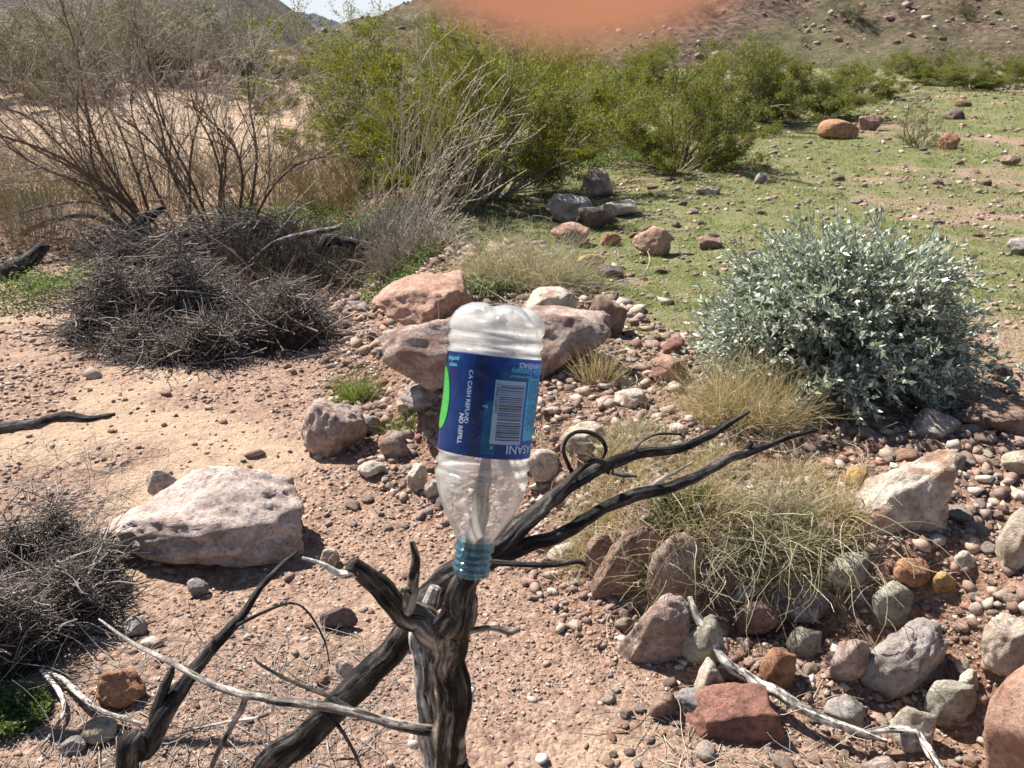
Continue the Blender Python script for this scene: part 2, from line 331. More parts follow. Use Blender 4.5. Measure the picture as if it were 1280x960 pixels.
M['greybranch'] = barkmat('grey_branch_bark', (.08, .065, .058), (.26, .22, .195), (.50, .45, .40), .62)

# ------------------------------------------------------------------ the ground
def greenmask(x, y):
    d = sd(x, y); n = n2(x, y, .9, 4, 8.); n_ = n2(x, y, 4., 3, 9.)
    g = ss((d-.3)/.7)*ss((y-2.6)/1.5)*ss(.78+1.1*n+.8*n_ + .2*ss((y-4)/4) - .12*ss((y-16)/10))
    return np.clip(g, 0, 1)
def sandmask(x, y):
    n = n2(x, y, 1.6, 3, 11.); s = .75*ss((n-.06)/.3)
    d = sd(x, y); far = ss((y-8)/6)*(d < 0)
    return np.clip(np.maximum(s*(d < .1)*.9, .75*far), 0, 1)
ys = np.concatenate([np.linspace(-8, .5, 26)[:-1], np.linspace(.5, 1.0, 14)[:-1], np.linspace(1., 6., 400)[:-1], np.geomspace(6, 40, 260)[:-1], np.geomspace(40, 900, 50)])
xc = np.linspace(-2.6, 2.6, 300); gx = 2.6*np.geomspace(1, 350, 190)[1:]
xs = np.concatenate([-gx[::-1], xc, gx])
X, Y = np.meshgrid(xs, ys); Xf, Yf = X.ravel(), Y.ravel()
Z = H(Xf, Yf); nx, ny = len(xs), len(ys)
i = np.arange(ny-1)[:, None]*nx; j = np.arange(nx-1)[None]
F = np.stack([i+j, i+j+1, i+nx+j+1, i+nx+j], -1).reshape(-1, 4)
gnd = mk('ground', np.stack([Xf, Yf, Z], -1), F, M['ground'], smooth=True, attrs={'green': greenmask(Xf, Yf), 'sand': sandmask(Xf, Yf), 'bank': np.clip(ss((sd(Xf, Yf)+.35)/.3)*(1-ss((sd(Xf, Yf)-.55)/.4))*(1-ss((Yf-4.2)/1.))*.9, 0, 1)})
tag(gnd, kind='structure', label='pinkish gravelly wash and green stony terrace')

# hills
def hillmesh(name, x0, x1, nx_, y0, y1, ny_, fz, mat):
    xs_ = np.linspace(x0, x1, nx_); ys_ = np.linspace(y0, y1, ny_); X, Y = np.meshgrid(xs_, ys_); x, y = X.ravel(), Y.ravel()
    i = np.arange(ny_-1)[:, None]*nx_; j = np.arange(nx_-1)[None]; F = np.stack([i+j, i+j+1, i+nx_+j+1, i+nx_+j], -1).reshape(-1, 4)
    return tag(mk(name, np.stack([x, y, fz(x, y)], -1), F, mat, smooth=True), kind='structure')
def hillmat(name, soil, rock, green, sc=1.):
    m, nt, b, out = mat_new(name); geo = N(nt, 'ShaderNodeNewGeometry').outputs['Position']
    n1 = noise(nt, .35*sc, 6, .65, geo); n2_ = noise(nt, 2.6*sc, 6, .7, geo); n3 = noise(nt, .12*sc, 5, .6, geo, 1.)
    col = ramp(nt, n2_, [(.36, sc3(rock, .5)), (.47, rock), (.58, soil), (.72, sc3(soil, 1.25))])
    col = mix(nt, ramp(nt, n3, [(.44, (0, 0, 0)), (.60, (.75,)*3)]), col, green)
    col = mix(nt, .5, col, ramp(nt, n1, [(.35, (.6,)*3), (.65, (1.15,)*3)]), 'MULTIPLY')
    nt.links.new(col, b.inputs['Base Color']); b.inputs['Specular IOR Level'].default_value = .1
    p = bump(nt, b, n2_, .9, .5/sc); bump(nt, b, noise(nt, 9*sc, 5, .7, geo), .8, .12/sc, p)
    return m
M['hill'] = hillmat('hill_slope', (.29, .20, .145), (.15, .10, .08), (.17, .165, .085))
M['hillfar'] = hillmat('far_hill_slope', (.22, .175, .15), (.13, .105, .10), (.17, .16, .10), .5)
M['mountain'] = hillmat('mountain_rock', (.20, .21, .26), (.13, .14, .19), (.19, .20, .23), .08)  # blue grey of distance haze painted into the rock colour
def fh(x, y):
    u = (x+12.5-(y-60)*.10); v = y-31-.05*x
    h = np.minimum(.52*u, .24*np.maximum(v-3, 0)+.06*v); h = np.minimum(h, 16+0*h)
    g = ss((h+1)/3)
    return h + g*(1.1*n2(x, y, .10, 3, 1.)+.5*n2(x, y, .5, 4, 2.)+.16*np.abs(n2(x, y, 2., 2, 3.))) - .6
hill = hillmesh('hill', -22, 75, 420, 29, 100, 300, fh, M['hill'])
def fh2(x, y):
    v = y-95; h = np.minimum(.25*v, 12+.06*np.maximum(-x-34, -60)*1.0); h = h*ss((-x-27)/22)
    return h + 1.2*n2(x, y, .07, 4, 4.)*ss(v/20) - .8
hillmesh('far_hill', -190, -10, 300, 90, 170, 120, fh2, M['hillfar'])
def fm_(x, y):
    c = np.exp(-((x+185)/42.)**2)*32 + np.exp(-((x+118)/34.)**2)*17 + np.exp(-((x+270)/60)**2)*30+ np.exp(-((x+70)/90)**2)*5
    r = 1-np.abs(y-750)/110.
    return c*np.clip(r, 0, 1)*(1+.55*n2(x, y, .022, 5, 6.)) - 3
hillmesh('mountains', -700, 250, 500, 640, 860, 110, fm_, M['mountain'])

# ------------------------------------------------------------------ rocks
_ico = {}
def ico(sub):
    if sub not in _ico:
        bm = bmesh.new(); bmesh.ops.create_icosphere(bm, subdivisions=sub, radius=1.)
        _ico[sub] = (np.array([v.co[:] for v in bm.verts]), np.array([[v.index for v in f.verts] for f in bm.faces])); bm.free()
    return _ico[sub]
def rockshape(seed, sub=4, facets=13, rnd=.5, rough=.06):
    rs = np.random.RandomState(seed); V, F = ico(sub); n = norm(rs.randn(facets, 3)); d = .66+.36*rs.rand(facets)
    dots = np.maximum(V@n.T, 1e-3); r = d[None]/dots; k = 20+75*(1-rnd); r = np.minimum(r, 3)
    r = -np.log(np.exp(-k*r).sum(1)+np.exp(-k*1.12))/k
    P = V*r[:, None]
    nz = fbm(P*1.9+seed*1.7, 5); nr = 1-np.abs(fbm(P*3.2+seed*.9+50, 4))*2
    P = P*(1+rough*2.2*nz+rough*1.0*(nr-.5)+rough*.35*fbm(P*12+seed, 3))[:, None]
    P = (P-(P.max(0)+P.min(0))/2)/((P.max(0)-P.min(0))/2)
    return P, F
ROCKS = []
def rock(box, col, label, rnd=.5, depth=.8, rot=0., wedge=0., tilt=0., facets=13, rough=.06, sink=.18, group=None, cat_='rock', name='rock', lift=0.):
    x0, y0, x1, y1 = box; cx, cy = (x0+x1)/2, (y0+y1)/2
    g, t = hit(cx, y1-.12*(y1-y0)); s = t/FPX; Wd = (x1-x0)*s; hp = (y1-y0)*s
    a = math.atan2(CAMH-g[2], math.hypot(g[0], g[1])); D = Wd*depth
    if D*math.sin(a) > hp*.8: D = hp*.8/math.sin(a)
    Hh = math.sqrt(max(hp*hp-(D*math.sin(a))**2, (.3*hp)**2))/math.cos(a)
    if len(label) and x0 > 740 and y0 > 540: sink = .30; Hh *= 1.18; Wd *= 1.04
    c, t2 = hit(cx, cy, Hh*(.5-sink))
    k = t2/t; Wd *= k; D *= k; Hh *= k
    P, Fc = rockshape(sum(box)*7 % 9973, 5 if Wd*FPX/t > 60 else 4, facets, rnd, rough)
    P = P*np.array([Wd/2, D/2, Hh/2*1.12])
    if wedge: P[:, 2] *= 1+wedge*P[:, 0]/(Wd/2); P[:, 2] -= P[:, 2].min()+Hh/2
    if tilt: ca, sa = math.cos(tilt), math.sin(tilt); P = np.stack([P[:, 0]*ca-P[:, 2]*sa, P[:, 1], P[:, 0]*sa+P[:, 2]*ca], -1)
    if rot: ca, sa = math.cos(rot), math.sin(rot); P = np.stack([P[:, 0]*ca-P[:, 1]*sa, P[:, 0]*sa+P[:, 1]*ca, P[:, 2]], -1)
    o = mk(name, P, Fc, M[col], smooth=True); o.location = (c[0], c[1], c[2]+lift)
    ROCKS.append((c[0], c[1], max(Wd, D)/2)); return tag(o, label, cat_, group)
RL = [
 ((135, 594, 383, 708), 'pale_pink', 'large pale pink slanting boulder on the gravel left of the bottle', dict(wedge=.5, lift=-.035, depth=.66, facets=14, rnd=.15, rot=.12, rough=.085, name='boulder')),
 ((376, 503, 457, 576), 'pink', 'knobbly pinkish brown rock sitting alone on the sand', dict(rnd=.3, rough=.08, facets=10)),
 ((476, 392, 640, 490), 'pink', 'big rounded pink boulder directly behind the left side of the bottle', dict(rnd=.7, depth=.7, name='boulder')),
 ((606, 386, 768, 474), 'pink', 'big pink boulder with a shaded purple face behind the right side of the bottle', dict(rnd=.35, depth=.7, facets=9, name='boulder')),
 ((466, 352, 590, 424), 'salmon', 'sloping pink slab behind the rounded boulder and pale green plant', dict(depth=1.0, rnd=.4, wedge=.3)),
 ((655, 360, 722, 396), 'white', 'cream rock on top of the two big boulders behind the bottle', dict(rnd=.5)),
 ((735, 372, 784, 424), 'brown', 'dark reddish brown rock at the right end of the boulders behind the bottle', dict(rnd=.2)),
 ((725, 212, 767, 251), 'pink', 'rounded boulder with a pale sunlit top beside the large green bush', dict(rnd=.8, depth=.7, name='boulder')),
 ((682, 243, 742, 280), 'grey', 'dark grey brown boulder overhanging a shadow above the dry grass clump', dict(rnd=.4, name='boulder')),
 ((722, 262, 770, 290), 'dark', 'dark sloping rock leaning on the overhanging grey boulder', dict(rnd=.3, wedge=-.5)),
 ((748, 251, 797, 271), 'white', 'flat whitish rock with dark hollows just right of the overhanging boulder', dict(rnd=.2)),
 ((790, 288, 838, 324), 'salmon', 'wedge shaped pink rock with a dark red top in the green terrace', dict(rnd=.15, wedge=.5, facets=8)),
 ((688, 280, 738, 308), 'salmon', 'low pink rock just below the overhanging grey boulder', dict(rnd=.6)),
 ((750, 291, 777, 309), 'rust', 'small rusty pointed rock among pale rubble above the dry grass clump', dict(rnd=.1)),
 ((720, 318, 756, 342), 'ochre', 'yellowish flat rock at the upper right of the dry grass clump', dict(rnd=.4)),
 ((745, 330, 780, 350), 'dark', 'small dark round rock below the yellowish flat rock', dict(rnd=.7)),
 ((868, 232, 902, 244), 'white', 'flat cream stone on the turf above the silver bush', dict(rnd=.4)),
 ((1022, 151, 1072, 176), 'rust', 'orange pink mound shaped boulder on the far terrace', dict(rnd=.8, name='boulder')),
 ((1070, 144, 1103, 166), 'brown', 'brown angular boulder beside the orange pink mound', dict(rnd=.2, name='boulder')),
 ((1084, 109, 1103, 122), 'brown', 'dark brown rock on top of the far stony rise', dict(rnd=.2)),
 ((1181, 137, 1207, 151), 'dark', 'dark rock on the far stony rise near the right edge', dict(rnd=.3)),
 ((1174, 169, 1198, 189), 'rust', 'rusty rock right of the small sparse green bush', dict(rnd=.3)),
 ((943, 216, 958, 232), 'grey', 'small grey upright stone on the turf right of the low green bush', dict(rnd=.5)),
 ((1252, 195, 1275, 208), 'brown', 'flat brown stone on the turf near the right edge', dict(rnd=.3)),
 ((1258, 300, 1290, 320), 'grey', 'grey flat stone at the right edge above the silver bush', dict(rnd=.3)),
 ((872, 295, 904, 313), 'brown', 'brown jagged stone just above the left of the silver bush', dict(rnd=.2)),
 ((815, 446, 862, 484), 'salmon', 'salmon rock in the grass left of the silver bush', dict(rnd=.5)),
 ((828, 422, 862, 448), 'red', 'dark red rock partly hidden by grass left of the silver bush', dict(rnd=.2)),
 ((500, 478, 566, 514), 'grey', 'flat grey slab tucked under the rounded boulder left of the bottle', dict(rnd=.1, facets=9)),
 ((496, 494, 530, 516), 'white', 'small white stone at the foot of the rounded boulder', dict(rnd=.4)),
 ((474, 540, 512, 578), 'pink', 'purplish rock in the loose bank between the lone rock and the bottle', dict(rnd=.3)),
 ((508, 582, 534, 618), 'white', 'white jagged upright stone beside the lower left of the bottle', dict(rnd=.1)),
 ((530, 600, 552, 628), 'white', 'white lumpy stone touching the bottle outline at lower left', dict(rnd=.3)),
 ((452, 520, 476, 545), 'grey', 'small grey round rock touching the lone knobbly rock', dict(rnd=.6)),
 ((446, 574, 484, 596), 'white', 'pale flat stone in the sand below the lone knobbly rock', dict(rnd=.3)),
 ((1088, 568, 1186, 684), 'white', 'large cream and tan cracked boulder on the right bank', dict(rnd=.55, depth=.8, tilt=-.5, name='boulder', rough=.07)),
 ((1055, 586, 1092, 616), 'ochre', 'golden yellow stone beside the large cream boulder', dict(rnd=.5)),
 ((1248, 648, 1300, 724), 'pale', 'pale block at the right edge of the bank', dict(rnd=.3)),
 ((1254, 566, 1300, 594), 'pale', 'pale stone at the right edge just below the silver bush shadow', dict(rnd=.5)),
 ((810, 682, 884, 770), 'pink', 'rounded grey pink boulder with dark pits under the dry grass', dict(rnd=.85, depth=.7, name='boulder', rough=.035)),
 ((752, 664, 812, 748), 'brown', 'long brown slab leaning against the rounded grey pink boulder', dict(rnd=.3, tilt=-.6, depth=.5)),
 ((730, 670, 765, 730), 'brown', 'rough red brown rock behind the leaning slab', dict(rnd=.2)),
 ((684, 676, 726, 706), 'white', 'cream stone just above the thin dark twig right of the bottle neck', dict(rnd=.5)),
 ((788, 758, 862, 838), 'pink', 'mottled pink and white slab sloping down to the sand', dict(rnd=.45, tilt=-.45, depth=.6)),
 ((851, 778, 905, 842), 'green', 'pale green rounded rock at the upper end of the pale fallen branch', dict(rnd=.5)),
 ((866, 834, 909, 882), 'pale', 'pale pointed rock below the green rounded rock', dict(rnd=.3)),
 ((858, 858, 974, 926), 'red', 'flat dark red rock under the pale fallen branch', dict(rnd=.2, facets=9, depth=.9)),
 ((812, 868, 848, 898), 'brown', 'small red brown pebble rock left of the flat red rock', dict(rnd=.6)),
 ((844, 866, 884, 894), 'blue', 'small blue grey stone left of the flat red rock', dict(rnd=.4)),
 ((984, 786, 1028, 822), 'green', 'round flat grey green cobble in the middle of the rubble', dict(rnd=.8)),
 ((950, 814, 996, 860), 'rust', 'orange brown rock left of the round flat cobble', dict(rnd=.3)),
 ((1036, 804, 1086, 862), 'pink', 'purplish mottled rock right of the round flat cobble', dict(rnd=.4)),
 ((1088, 788, 1168, 888), 'grey', 'rugged grey and white rock slanting across the rubble', dict(rnd=.25, tilt=-.5, rough=.09)),
 ((1138, 806, 1190, 848), 'grey', 'striped grey brown cobble right of the rugged slanting rock', dict(rnd=.4)),
 ((1160, 856, 1214, 908), 'green', 'grey green blocky rock below the striped cobble', dict(rnd=.2, facets=8)),
 ((1036, 694, 1092, 738), 'green', 'pale cobble striped by twig shadows under the grass edge', dict(rnd=.7)),
 ((1090, 730, 1136, 774), 'green', 'oval grey cobble with twig shadows below the large cream boulder', dict(rnd=.8)),
 ((915, 748, 978, 797), 'brown', 'shaded brown boulder in the hollow right of the rounded grey pink boulder', dict(rnd=.6)),
 ((958, 722, 1046, 772), 'grey', 'dark flat boulder in the hollow under the overhanging grass', dict(rnd=.5)),
 ((915, 728, 946, 758), 'grey', 'small grey rock behind the shaded brown boulder', dict(rnd=.6)),
 ((1226, 784, 1300, 846), 'pale', 'cream crumbly rock at the right edge above the salmon boulder', dict(rnd=.4)),
 ((1228, 862, 1400, 1060), 'salmon', 'big smooth salmon boulder in the lower right corner', dict(rnd=.75, name='boulder', rough=.04)),
 ((1034, 874, 1082, 908), 'grey', 'triangular grey stone just above the pale fallen branch', dict(rnd=.1, facets=8)),
 ((1116, 890, 1166, 940), 'white', 'pink and white rough stone by the fork of the pale fallen branch', dict(rnd=.3)),
 ((1070, 944, 1134, 985), 'pink', 'pale pink flat stone cut by the bottom edge of the picture', dict(rnd=.5)),
 ((1196, 842, 1222, 872), 'white', 'small whitish stone left of the salmon boulder', dict(rnd=.3)),
 ((1118, 700, 1160, 728), 'rust', 'rusty stone in the shade below the large cream boulder', dict(rnd=.3)),
 ((1166, 716, 1194, 740), 'ochre', 'small ochre stone right of the oval grey cobble', dict(rnd=.4)),
 ((1194, 690, 1220, 712), 'white', 'small white upright stone right of the large cream boulder', dict(rnd=.4)),
 ((1195, 494, 1290, 545), 'brown', 'boulder lying in the shadow of the silver bush at the right edge', dict(rnd=.6)),
 ((1138, 512, 1200, 552), 'grey', 'low grey rock in the shadow under the silver bush', dict(rnd=.6)),
 ((1240, 454, 1268, 480), 'red', 'red stone at the right foot of the silver bush', dict(rnd=.4)),
 ((400, 762, 447, 790), 'dark', 'thin dark brown flat stone tilted on the gravel left of the trunk', dict(rnd=.2, tilt=.35, depth=.35)),
 ((120, 834, 182, 882), 'rust', 'red brown rock beside the twig heap at lower left', dict(rnd=.3)),
 ((104, 898, 148, 928), 'pale', 'flat tan stone at lower left below the red brown rock', dict(rnd=.2)),
 ((76, 920, 108, 942), 'grey', 'small grey stone left of the flat tan stone', dict(rnd=.3)),
 ((188, 588, 224, 630), 'white', 'narrow cream stone leaning behind the large slanting boulder', dict(rnd=.3, tilt=.9, depth=.5)),
 ((235, 724, 260, 747), 'blue', 'blue grey stone on the sand below the large slanting boulder', dict(rnd=.3)),
 ((325, 682, 348, 700), 'pale', 'round tan stone at the right foot of the large slanting boulder', dict(rnd=.7)),
 ((272, 692, 290, 710), 'rust', 'small round rusty stone at the front foot of the large slanting boulder', dict(rnd=.6)),
 ((286, 688, 306, 700), 'white', 'small white stone at the front foot of the large slanting boulder', dict(rnd=.4)),
 ((176, 796, 204, 810), 'white', 'white flat chip on the gravel near the lower twig heap', dict(rnd=.3)),
 ((156, 774, 184, 797), 'grey', 'grey blocky stone beside the pale twig tip', dict(rnd=.2)),
 ((400, 686, 424, 708), 'white', 'white stone behind the pale tip of the left fork', dict(rnd=.3)),
 ((418, 824, 442, 848), 'white', 'white angular stone on the gravel above the thick charred limb', dict(rnd=.2)),
 ((700, 530, 760, 572), 'pale', 'pale rock in the dry grass right of the bottle label', dict(rnd=.5)),
 ((655, 560, 700, 600), 'white', 'whitish rock just right of the lower bottle', dict(rnd=.4)),
 ((768, 486, 812, 510), 'white', 'flat white stone in thin grass left of the silver bush', dict(rnd=.3)),
]
for i_, (bx, c_, lb, kw) in enumerate(RL): rock(bx, c_, lb, **kw)

# scattered single stones (each its own object) over terrace, rubble and wash
TPL = []
for s in range(10):
    P, Fc = rockshape(500+s, 3, 11, .3, .07); o = mk('stone', P, Fc, M['stone'], smooth=True); TPL.append(o.data); bpy.data.objects.remove(o)
def near_rock(x, y, r):
    return any((x-a)**2+(y-b)**2 < (c*.85+r)**2 for a, b, c in ROCKS)
def stones(n, region, smin, smax, label, group, seed, name='stone'):
    rs = np.random.RandomState(seed); k = 0; tries = 0
    while k < n and tries < n*60:
        tries += 1; px = rs.uniform(region[0], region[2]); py = rs.uniform(region[1], region[3]); g, t = hit(px, py)
        d = float(sd(np.array([g[0]]), np.array([g[1]]))[0])
        if region[4] == 'T' and d < .25: continue
        if region[4] == 'W' and d > .1: continue
        s = (smin*(smax/smin)**(rs.rand()**1.8))*t/FPX/2
        if near_rock(g[0], g[1], s): continue
        o = bpy.data.objects.new(name, TPL[rs.randint(10)]); COL.objects.link(o)
        a, b_, c = s*rs.uniform(.8, 1.3), s*rs.uniform(.6, 1.), s*rs.uniform(.4, .75); o.scale = (a, b_, c)
        o.location = (g[0], g[1], g[2]+c*.35); o.rotation_euler = (rs.uniform(-.3, .3), rs.uniform(-.3, .3), rs.uniform(0, 6.28))
        ROCKS.append((g[0], g[1], s)); tag(o, label, 'stone', group); k += 1
stones(80, (770, 118, 1280, 300, 'T'), 7, 19, 'small stone strewn on the green terrace behind the silver bush', 'stones strewn on the far green terrace', 21)
stones(34, (700, 260, 900, 480, 'T'), 9, 24, 'small stone in the thin turf left of the silver bush', 'stones in the turf left of the silver bush', 22)
stones(110, (1060, 545, 1280, 960, 'A'), 12, 38, 'fist sized loose stone on the rubbly right bank', 'loose stones of the right bank', 23)
stones(58, (760, 700, 1060, 960, 'A'), 11, 34, 'fist sized stone at the foot of the bank near the fallen branch', 'stones at the foot of the bank', 24)
stones(30, (440, 380, 560, 660, 'A'), 10, 24, 'small stone in the crumbling bank left of the bottle', 'stones of the crumbling bank', 25)
stones(26, (0, 660, 540, 960, 'A'), 9, 22, 'small stone lying on the near gravel at lower left', 'stones on the near gravel', 26)

stones(26, (880, 700, 1150, 860, 'A'), 22, 52, 'half buried stone packed in the shaded hollow of the bank', 'stones packed in the hollow of the bank', 27)
stones(20, (1080, 690, 1280, 900, 'A'), 22, 50, 'half buried stone in the rubble between the cream boulder and the salmon boulder', 'stones between the two big pale boulders', 28)
# gravel: far past counting, one object
def scatter_gravel(n, rmin, rmax, az, seed, kmin, kmax, wfun):
    rs = np.random.RandomState(seed); r = rmin*(rmax/rmin)**rs.rand(n); a = rs.uniform(-az, az, n); x = r*np.sin(a); y = r*np.cos(a)
    keep = rs.rand(n) < wfun(x, y); x, y, r = x[keep], y[keep], r[keep]; n = len(x)
    z = H(x, y); s = r*(kmin*(kmax/kmin)**(rs.rand(n)**2.4)); Vi, Fi = ico(1); T = []
    for q in range(16):
        rq = np.random.RandomState(900+q); v = Vi*(1+.34*rq.randn(len(Vi), 1)).clip(.45, 1.7)*np.array([1.15, .85, .62]); T.append(v)
    T = np.array(T)[rs.randint(16, size=n)]; th = rs.uniform(0, 6.28, n); c, s_ = np.cos(th)[:, None], np.sin(th)[:, None]
    tl = rs.uniform(-.5, .5, n)[:, None]; ct, st = np.cos(tl), np.sin(tl)
    X_ = T[..., 0]; Y_ = T[..., 1]*ct-T[..., 2]*st; Z_ = T[..., 1]*st+T[..., 2]*ct
    V = np.stack([X_*c-Y_*s_, X_*s_+Y_*c, Z_], -1)*s[:, None, None]; V += np.stack([x, y, z+s*.25], -1)[:, None]
    return V.reshape(-1, 3), (Fi[None]+(np.arange(n)*len(Vi))[:, None, None]).reshape(-1, 3)
gg = Geo()
def wash_w(x, y):
    d = sd(x, y); n = n2(x, y, 1.6, 3, 11.); n3 = n2(x, y, 5., 3, 31.)
    w = ss(.55-1.8*n+1.0*n3); return np.where(d < .35, np.clip(w, .10, 1), .20+.25*(1-ss((d-.3)/1.5)))
gg.add(*scatter_gravel(140000, 1.0, 9., R_(48), 1, .0007, .0038, wash_w))
gg.add(*scatter_gravel(46000, 1.1, 5.5, R_(45), 2, .0016, .0105, lambda x, y: np.where((sd(x, y) > -.2) & (sd(x, y) < 1.3), 1., .025)))
gg.add(*scatter_gravel(26000, 4., 34., R_(42), 3, .0008, .0035, lambda x, y: .25+.5*ss(2.2*n2(x, y, .7, 3, 33.)+.2)))
tag(gg.build('gravel', M['pebble']), 'loose gravel strewn over the wash and terrace', kind='stuff')
# stones on the hill
rs = np.random.RandomState(5); n = 9000; x = rs.uniform(-14, 60, n); y = rs.uniform(37, 80, n); h = fh(x, y); k = (h > .1) & (rs.rand(n) < .25+.9*ss(3*n2(x, y, .12, 3, 5.))); x, y, h = x[k], y[k], h[k]
Vi, Fi = ico(1); s = .05*(4.5**(rs.rand(len(x))**3.)); V = (Vi[None]*(1+.3*rs.randn(len(x), 12, 1)))*s[:, None, None]*np.array([1.1, .9, .75])+np.stack([x, y, h+s*.2], -1)[:, None]
tag(mk('hill_rubble', V.reshape(-1, 3), (Fi[None]+(np.arange(len(x))*12)[:, None, None]).reshape(-1, 3), M['pebble']), 'broken stones covering the hillside', kind='stuff')

# ------------------------------------------------------------------ shrubs
def bush_geo(h, w, seed, nst=24, lv=(6, 6), nleaf=34, leaf=.02, tilt=.75, rad=.012, leafang=1.0):
    rs = np.random.RandomState(seed); az = rs.uniform(0, 6.28, nst); tl = tilt*np.sqrt(rs.rand(nst))
    S = np.stack([np.cos(az)*.05*w*rs.rand(nst), np.sin(az)*.05*w*rs.rand(nst), np.full(nst, -.04)], -1)
    D = np.stack([np.cos(az)*np.sin(tl), np.sin(az)*np.sin(tl), np.cos(tl)], -1); L = h*rs.uniform(.6, 1.05, nst)
    kb = nst//2; D[:kb] = norm(D[:kb]*[1, 1, .2]+[0, 0, .22]); L[:kb] *= .62*(w/2/h+.30)
    lev = grow(S, D, L, np.full(nst, rad), [(lv[0], .5, .5, .5, .13, .05, 7, .25), (lv[1], .55, .6, .5, .15, .05, 5, .2)], 9, rs, .09, .04)
    g = Geo(); l = Geo()
    for q, (P, R) in enumerate(lev): g.add(*tubes(P, np.maximum(R, .0015), 4 if q < 2 else 3))
    for q in (1, 2):
        P, R = lev[q]; m = int(nleaf*(1.7 if seed < 77 and seed < 36 or seed == 39 else 1.2)) if q == 2 else nleaf//2
        S, T, idx, u = children(P, m, .15 if q == 2 else .5, .9*leafang, rs); n = len(S)
        keep = S[:, 2] > .04*h*(1+rs.rand(n)); S, T = S[keep], T[keep]; n = len(S)
        l.add(*leaves(S+rs.randn(n, 3)*leaf*.8, T+rs.randn(n, 3)*.25+[0, 0, .55], rs.randn(n, 3), leaf*.85*rs.uniform(.5, 1.5, n), leaf*rs.uniform(.2, .42, n)))
    V = np.vstack([np.vstack(g.V), np.vstack(l.V)]); mx = np.percentile(np.abs(V[:, :2]), 97); hz = np.percentile(V[:, 2], 99.3)
    f = np.array([w/2/mx, w/2/mx, h/hz])
    g.V = [v*f for v in g.V]; l.V = [v*f for v in l.V]
    return g, l
def place_px(px, pyb, wpx, pyt, back=0.):
    g, t = hit(px, pyb); s = t/FPX; a = math.atan2(CAMH-g[2], math.hypot(g[0], g[1]))
    return g, wpx*s, (pyb-pyt)*s/math.cos(a)*.97
def bush(px, pyb, wpx, pyt, label, seed, lm='creosote', name='desert_shrub', group='green shrubs of the terrace', stemmat='twig_grey', **kw):
    g, w, h = place_px(px, pyb, wpx, pyt); t = empty(name, g, label, 'shrub', group); a, l = bush_geo(h, w, seed, **kw)
    a.build('stems', M[stemmat], t); l.build('foliage', M[lm], t); ROCKS.append((g[0], g[1], w*.25)); return t
def copy_tree(t, loc, rot, sc, label, group):
    c = t.copy(); COL.objects.link(c); c.location = loc; c.rotation_euler = (0, 0, rot); c.scale = sc; c['label'] = label; c['group'] = group
    for ch in t.children: d = ch.copy(); COL.objects.link(d); d.parent = c
    return c
bush(445, 228, 200, 30, 'tall bright green bush on the left behind the pale dry twigs', 31, nst=26, nleaf=38, leaf=.026, tilt=.5)
bush(605, 250, 310, 42, 'widest dense green bush straight behind the bottle', 32, nst=52, nleaf=42, leaf=.024, tilt=.9)
bush(520, 200, 190, 38, 'bright green bush between the tall left bush and the widest one', 39, nst=24, nleaf=34, leaf=.028, tilt=.7)
bush(845, 214, 185, 78, 'dull green low bush with dark shade at its foot right of the widest bush', 33, 'creofar', nst=26, nleaf=34, leaf=.026, tilt=1.05, stemmat='twig_brown')
bush(738, 175, 200, 54, 'green bush further back between the widest bush and the dull low one', 34, nst=22, nleaf=26, leaf=.035, tilt=.9)
c5 = bush(900, 158, 150, 60, 'dull green bush standing behind the dull low one', 35, 'creofar', nst=24, nleaf=34, leaf=.035, tilt=.95)
bush(1030, 151, 110, 86, 'open green bush with a bare grey foot on the far terrace', 36, 'creofar', nst=20, nleaf=32, leaf=.034, tilt=.9)
bush(960, 150, 100, 72, 'dull green bush left of the open one on the far terrace', 37, 'creofar', nst=20, nleaf=32, leaf=.036, tilt=.9)
bush(1145, 182, 66, 120, 'small sparse green bush alone beside the orange pink mound', 38, 'creofar', nst=10, lv=(4, 5), nleaf=16, leaf=.02, tilt=1.)
def cp(px, pyb, wpx, pyt, label, group, rot=0., src=None):
    g, w, h = place_px(px, pyb, wpx, pyt); return copy_tree(src or c5, g, rot, (w/C5W, w/C5W, h/C5H), label, group)
_, C5W, C5H = place_px(900, 158, 150, 60)
far = 'green shrubs at the foot of the hill'
cp(1075, 122, 90, 78, 'green shrub behind the open bush at the foot of the hill', far, 1.)
cp(1165, 106, 85, 66, 'bright low shrub at the hill foot left of the right edge pair', far, 2.)
cp(1215, 112, 80, 82, 'low shrub at the hill foot in the gap near the right edge', far, 3.)
cp(1265, 110, 100, 70, 'shrub at the hill foot cut by the right edge', far, 4.)
cp(660, 118, 120, 52, 'shrub at the hill foot showing over the widest green bush', far, 5.)
cp(800, 125, 110, 58, 'shrub at the hill foot above the dull low bush', far, .5)
ol = 'olive shrubs on the far bank behind the bare shrub'
M['olive'] = leafmat('olive_leaf', [(.10, .095, .04), (.155, .14, .07), (.08, .07, .035), (.20, .17, .10)], .28)
ob, ol_ = bush_geo(1.5, 2.2, 77, nst=20, nleaf=18, leaf=.045, tilt=1.0)
g0 = hit(40, 118)[0]; OB = empty('olive_shrub', g0, 'olive shrub at the left edge on the far bank of the wash', 'shrub', ol); ob.build('stems', M['twig_grey'], OB); ol_.build('foliage', M['olive'], OB)
